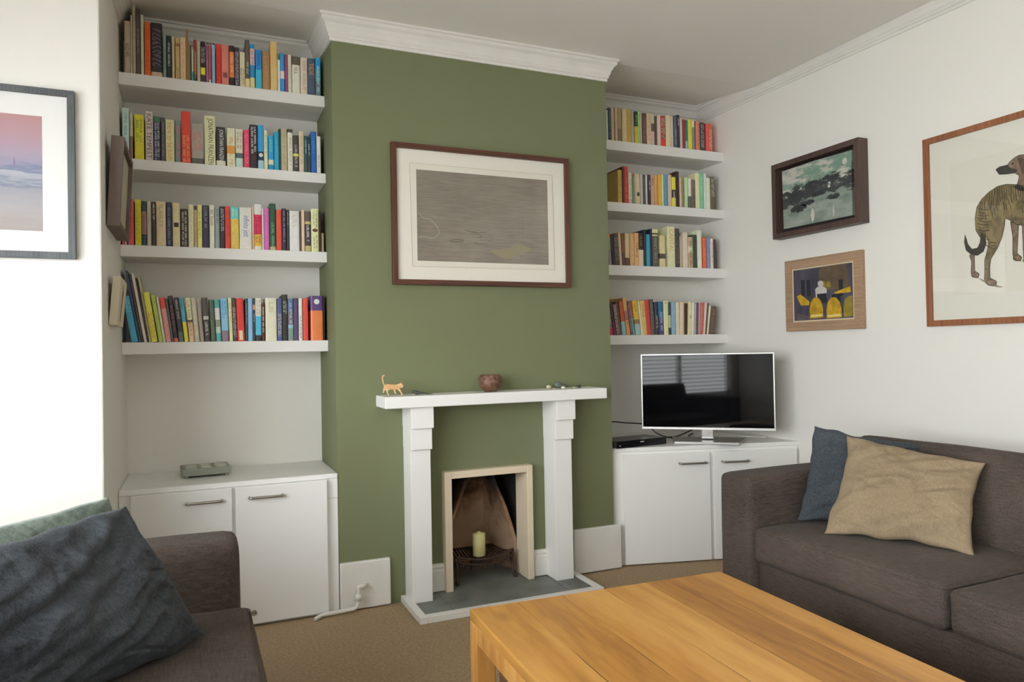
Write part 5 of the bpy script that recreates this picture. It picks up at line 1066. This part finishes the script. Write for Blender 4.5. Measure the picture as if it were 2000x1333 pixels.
# coconut bowl
cb = tag(obj('coconut_bowl', (lambda bm: (add_lathe(bm, [(.0005, .004), (.018, .002), (.022, 0), (.028, .001), (.042, .012), (.053, .030), (.057, .047), (.055, .063), (.049, .076), (.047, .078), (.046, .075), (.051, .060), (.053, .046), (.049, .030), (.036, .014), (.0005, .010)], n=40), bm)[1])(bmesh.new()), m_coco, smooth=True), 'round brown coconut shell bowl on the mantelpiece', 'bowl')
cb.location = (.693, -.09, Z)
# pebbles
def pebble(x, y, rx, ry, rz, m, label, rot=0, seed=0, grp=True):
    bm = bmesh.new(); bmesh.ops.create_icosphere(bm, subdivisions=4, radius=1)
    for v in bm.verts:
        k = 1+.12*noise.noise(v.co*1.3+Vector((seed, 0, 0))); v.co = Vector((v.co.x*rx*k, v.co.y*ry*k, max(-.9, v.co.z)*rz*k))
    zm = min(v.co.z for v in bm.verts)
    for v in bm.verts: v.co.z -= zm
    o = tag(obj('pebble', bm, m, smooth=True), label, 'pebble', 'pebbles on the mantelpiece'); o.location = (x, y, Z); o.rotation_euler = (0, 0, rot); return o
pc = mat('cream pebble', lin((206, 194, 166)), .55, var=.06, vscale=60); pg = mat('green grey pebble', lin((88, 94, 84)), .5, var=.15, vscale=60); pw = mat('white pebble', lin((226, 222, 208)), .5); pk = mat('pinkish pebble', lin((190, 168, 148)), .55)
pebble(1.013, -.055, .013, .011, .0095, pc, 'round cream pebble, leftmost of the stones on the mantelpiece', seed=1)
pebble(1.034, -.035, .008, .007, .005, pk, 'small pinkish pebble behind the round cream pebble', seed=2)
pebble(1.028, -.085, .007, .005, .0028, pk, 'tiny flat pinkish pebble in front of the round cream pebble', seed=3)
pebble(1.062, -.115, .0115, .009, .0062, pw, 'bright white pebble in front of the grey stones', seed=4)
pebble(1.132, -.095, .010, .008, .003, pc, 'thin flat pale pebble between the grey stones and dark pebble', seed=5)
pebble(1.168, -.080, .0115, .010, .008, mat('dark green pebble', lin((66, 72, 56)), .5), 'dark green pebble, rightmost of the stones on the mantelpiece', seed=6)
o = pebble(1.078, -.050, .033, .017, .011, pg, 'long grey green stone lying at the back of the stones', rot=-.35, seed=7); 
o = pebble(1.060, -.048, .019, .010, .018, mat('slate green pebble', lin((98, 106, 96)), .5, var=.15, vscale=60), 'upright grey green stone leaning on the long stone', rot=-.3, seed=8)
o.location.z = Z+.0; o.rotation_euler = (0, .5, -.3)

# metal box on the left cupboard
mbx = thing('metal_box', 'flat grey metal box with rows of domes on the left cupboard', 'box', (-.532, .250, .607), (0, 0, .07))
mg = mat('grey galvanised metal', lin((142, 146, 134)), .5, metal=.1, bump=.1, bscale=40)
obj('body', B(((-.098, -.080, .009), (.098, .080, .040))), mg, mbx, bevel=.004)
for k in range(3):
    for j in range(3):
        bm = bmesh.new(); add_lathe(bm, [(.0235, 0), (.0225, .003), (.0195, .003), (.018, .0006), (.010, .001), (.0005, .0022)], (-.060+k*.060, -.050+j*.050, .040), 24)
        obj('dome', bm, mat('shiny rim', lin((205, 206, 196)), .25, metal=.5), mbx, smooth=True)
for x in (-.08, .08):
    for y in (-.07, .07):
        bm = bmesh.new(); add_lathe(bm, [(.006, 0), (.0065, .004), (.006, .009)], (x, y, 0), 12); obj('foot', bm, mg, mbx)

# ================================================================== TELEVISION
A, Bq = Vector((1.716, .199, 0)), Vector((2.2465, -.261, 0)); wdt = (Bq-A).length; ang = math.atan2(Bq.y-A.y, Bq.x-A.x)
mid = (A+Bq)/2
tv = thing('television', 'flat silver-edged television on the right alcove cupboard', 'television', (mid.x, mid.y, .610), (0, 0, ang))
sil = mat('silver plastic', (.72, .72, .70), .3, metal=.5); scr = mat('dark screen', (.004, .004, .005), .03, spec=.22)
hw = wdt/2; z0, z1 = .680-.610, 1.0955-.610; e = .0065
obj('bezel', B(((-hw, -.004, z0), (hw, .012, z0+.012)), ((-hw, -.004, z1-e), (hw, .012, z1)), ((-hw, -.004, z0+.014), (-hw+e, .012, z1-e)), ((hw-e, -.004, z0+.014), (hw, .012, z1-e))), sil, tv, bevel=.001)
obj('screen', B(((-hw+e, -.001, z0+.014), (hw-e, .004, z1-e))), scr, tv)
obj('rear_casing', B(((-hw+.004, .004, z0+.004), (hw-.004, .030, z1-.004)), ((-.22, .03, z0+.05), (.22, .055, z1-.1))), m_black, tv, bevel=.004)
obj('stand_neck', B(((-.035, .018, .016), (.035, .040, z0+.03))), mat('clear grey plastic', (.45, .45, .45), .15, metal=.6), tv, bevel=.006)
bs = bmesh.new(); add_prism(bs, [(-.170, -.085), (.165, -.085), (.200, .135), (-.200, .135)], 'Z', 0, .014); obj('stand_base', bs, mat('brushed grey metal', (.40, .40, .39), .3, metal=.8, bump=.1, bscale=200, stretch=(.02, 1, 1)), tv, bevel=.002)
# set-top box and cables
st = thing('video_recorder', 'black set-top box beside the television', 'set-top box', (1.583, .105, .610), (0, 0, .10))
obj('casing', B(((-.165, -.085, .004), (.165, .085, .038))), mat('grey metal lid', (.10, .10, .10), .35, metal=.5), st, bevel=.002)
obj('front_panel', B(((-.166, -.090, .002), (.166, -.084, .039))), mat('glossy black', (.008, .008, .01), .12), st, bevel=.001)
obj('display_mark', B(((-.012, -.0908, .024), (.014, -.0899, .030)), ((-.150, -.0908, .012), (-.143, -.0899, .018))), mat('grey print', (.35, .35, .34), .5), st)
obj('foot', B(((-.15, -.07, 0), (-.13, -.05, .004)), ((.13, -.07, 0), (.15, -.05, .004)), ((-.15, .05, 0), (-.13, .07, .004)), ((.13, .05, 0), (.15, .07, .004))), m_black, st)
def cable(name, pts, r_, m, label, cat='cable'):
    bm = bmesh.new(); add_tube(bm, smooth_pts(pts, 8), r_, 7); return tag(obj(name, bm, m, smooth=True), label, cat, 'cables around the television')
zc_ = .6145
cable('cable', [(1.43, .215, .645), (1.45, .215, .70), (1.53, .24, .725), (1.66, .27, .71), (1.78, .22, .70)], .004, m_black, 'black cable arching from the set-top box behind the television')
cable('cable', [(1.79, .235, .680), (1.83, .20, .64), (1.92, .17, zc_), (1.98, .12, zc_), (2.06, .24, zc_), (2.16, .33, zc_)], .0038, m_black, 'black cable drooping left of the television stand')
cable('cable', [(1.76, .26, zc_), (1.88, .25, zc_), (2.0, .265, zc_), (2.10, .30, .63), (2.16, .27, .66)], .0038, m_black, 'black cable lying flat on the cupboard behind the stand')
cable('cable', [(2.20, .20, zc_), (2.27, .13, zc_), (2.345, .03, .6135), (2.39, -.03, .6135), (2.40, .06, .6135), (2.36, .16, .6135), (2.30, .24, .6135), (2.2, .34, .6135)], .003, mat('white cable', (.72, .70, .66), .5), 'white cable looped on the cupboard right of the television stand')

# ================================================================== COFFEE TABLE
RT = math.radians(-2.6)
tb = thing('coffee_table', 'large honey-coloured wooden coffee table in the foreground', 'coffee table', (.124, -1.338, 0), (0, 0, RT))
TW, TL_, TH = .832, 1.60, .42
obj('tabletop', B(((0, -TL_, TH-.030), (TW, 0, TH))), m_table, tb, bevel=.004)
for x in (0, TW-.055):
    for y in (-.055, -TL_): obj('leg', B(((x, y, 0), (x+.055, y+.055, TH-.030))), m_tleg, tb, bevel=.003)
obj('side_rail', B(((.002, -TL_+.055, TH-.078), (.030, -.055, TH-.030))), m_tleg, tb, bevel=.002)
obj('side_rail', B(((TW-.030, -TL_+.055, TH-.078), (TW-.002, -.055, TH-.030))), m_tleg, tb, bevel=.002)
obj('end_rail', B(((.055, -.030, TH-.078), (TW-.055, -.002, TH-.030))), m_tleg, tb, bevel=.002)
obj('end_rail', B(((.055, -TL_+.002, TH-.078), (TW-.055, -TL_+.030, TH-.030))), m_tleg, tb, bevel=.002)
obj('inner_panel', B(((.060, -TL_+.07, .06), (.072, -.07, TH-.031))), m_tin, tb)
obj('lower_shelf', B(((.02, -TL_+.03, .06), (TW-.02, -.03, .078))), m_tin, tb)

# ================================================================== SOFAS
def piping(name, pts, parent, closed=False, r_=.0022):
    bm = bmesh.new(); add_tube(bm, pts, r_, 6); return obj(name, bm, m_sofa, parent, smooth=True)
def rim(lo, hi, z, r_):
    """rounded rectangle path at height z"""
    pts = []
    for cx_, cy_, a0 in ((hi[0]-r_, lo[1]+r_, -90), (hi[0]-r_, hi[1]-r_, 0), (lo[0]+r_, hi[1]-r_, 90), (lo[0]+r_, lo[1]+r_, 180)):
        for k in range(6):
            a = math.radians(a0+k*18); pts.append((cx_+r_*math.cos(a), cy_+r_*math.sin(a), z))
    pts.append(pts[0]); return pts
# right sofa: along the right wall, facing -X
sr = thing('sofa', 'brown fabric sofa along the right wall with two cushions', 'sofa', (0, 0, 0), (0, 0, 0), 'brown sofas')
def sofa_right():
    X0, X1 = 1.425, 2.40; YA, YBm, YE = -.800, -.985, -3.10
    obj('base', rounded((X0+.035, YE+.02, .045), (X1-.05, YBm+.02, .285), .02, 8), m_sofa, sr, smooth=True)
    obj('arm', rounded((X0, YBm, .03), (X1, YA, .612), .028, 18, (.004, .004, .004), .002, 4, 1), m_sofa, sr, smooth=True)
    obj('arm', rounded((X0, YE-.16, .03), (X1, YE+.02, .612), .028, 14, (.004, .004, .004), .002, 4, 2), m_sofa, sr, smooth=True)
    obj('back', rounded((2.16, YE-.0, .05), (X1, YBm+.02, .66), .03, 12, (.0, 0, .004)), m_sofa, sr, smooth=True)
    for k, (a, b) in enumerate(((-1.785, -.99), (-2.60, -1.795))):
        lo, hi = (1.43, a, .285), (2.08, b, .418)
        s = obj('seat_cushion', rounded(lo, hi, .024, 26, (.006, .003, .013), .004, 5, 3+k), m_sofa, sr, smooth=True)
        piping('piping', rim((lo[0]+.002, lo[1]+.002), (hi[0]-.002, hi[1]-.002), .409, .03), s, r_=.0018)
    for k, (a, b) in enumerate(((-1.80, -.965), (-2.63, -1.81))):
        bm = rounded((-.085, a, 0), (.085, b, .365), .035, 22, (.02, .004, .006), .005, 4, 8+k)
        rot = Matrix.Rotation(math.radians(14), 4, 'Y'); bmesh.ops.transform(bm, matrix=Matrix.Translation((2.015, 0, .375)) @ rot, verts=bm.verts)
        c_ = obj('back_cushion', bm, m_sofa, sr, smooth=True)
    for x in (1.47, 2.3):
        for y in (-.85, -3.15):
            bm = bmesh.new(); add_lathe(bm, [(.018, 0), (.024, .032)], (x, y, 0), 12); obj('leg', bm, m_black, sr)
sofa_right()
# left sofa: along the window side, facing +X
sl = thing('sofa', 'brown fabric sofa at the left edge with green and navy cushions', 'sofa', (0, 0, 0), (0, 0, 0), 'brown sofas')
def sofa_left():
    X0, X1 = -1.45, -.455; YA, YBm, YE = -.835, -1.015, -2.95
    obj('base', rounded((X0+.05, YE+.02, .045), (X1-.03, YBm+.02, .285), .02, 8), m_sofa, sl, smooth=True)
    obj('arm', rounded((X0, YBm, .03), (X1, YA, .600), .030, 18, (.004, .004, .004), .002, 4, 21), m_sofa, sl, smooth=True)
    obj('arm', rounded((X0, YE-.16, .03), (X1, YE+.02, .600), .030, 14, (.004, .004, .004), .002, 4, 22), m_sofa, sl, smooth=True)
    obj('back', rounded((X0, YE, .05), (-1.21, YBm+.02, .66), .03, 12), m_sofa, sl, smooth=True)
    for k, (a, b) in enumerate(((-1.965, -1.02), (-2.93, -1.975))):
        lo, hi = (-1.12, a, .285), (-.428, b, .420)
        s = obj('seat_cushion', rounded(lo, hi, .026, 26, (.006, .003, .014), .004, 5, 23+k), m_sofa, sl, smooth=True)
        piping('piping', rim((lo[0]+.002, lo[1]+.002), (hi[0]-.002, hi[1]-.002), .411, .03), s, r_=.0018)
        bm = rounded((-.085, a, 0), (.085, b, .34), .035, 16, (.02, .004, .006), .005, 4, 28+k)
        rot = Matrix.Rotation(math.radians(-14), 4, 'Y'); bmesh.ops.transform(bm, matrix=Matrix.Translation((-1.08, 0, .39)) @ rot, verts=bm.verts)
        obj('back_cushion', bm, m_sofa, sl, smooth=True)
    for x in (-1.4, -.52):
        for y in (-.9, -3.0):
            bm = bmesh.new(); add_lathe(bm, [(.018, 0), (.024, .032)], (x, y, 0), 12); obj('leg', bm, m_black, sl)
sofa_left()
#@@PILLOWS@@

# ================================================================== CUSHIONS
def cushion(pos, m, label, t, seed, wr=.006, pinch=.04, crease=.003):
    bm = pillow(*pos, t=t, seed=seed, wr=wr*1.5, pinch=pinch*1.6, crease=crease)
    return tag(obj('cushion', bm, m, smooth=True), label, 'cushion', 'scatter cushions on the sofas')
cushion([(1.762, -.985, .799), (2.03, -1.28, .738), (1.93, -1.33, .432), (1.625, -1.03, .432)], m_navy, 'navy linen cushion leaning in the corner of the right sofa', .055, 1)
cushion([(1.800, -1.125, .776), (1.965, -1.562, .709), (1.777, -1.640, .433), (1.565, -1.210, .433)], m_tan, 'sand-coloured linen cushion in front of the navy one, right sofa', .070, 2, .007, .055, .004)
cushion([(-1.10, -1.62, .80), (-.760, -1.205, .792), (-.655, -1.115, .435), (-.99, -1.45, .435)], m_gvel, 'sage green velvet cushion behind the navy cushion at the left', .055, 3, .008, .04, .005)
cushion([(-1.0, -1.68, .785), (-.722, -1.305, .784), (-.540, -1.270, .433), (-.90, -1.60, .425)], m_navy, 'large crumpled navy linen cushion on the left sofa', .070, 4, .009, .03, .0065)
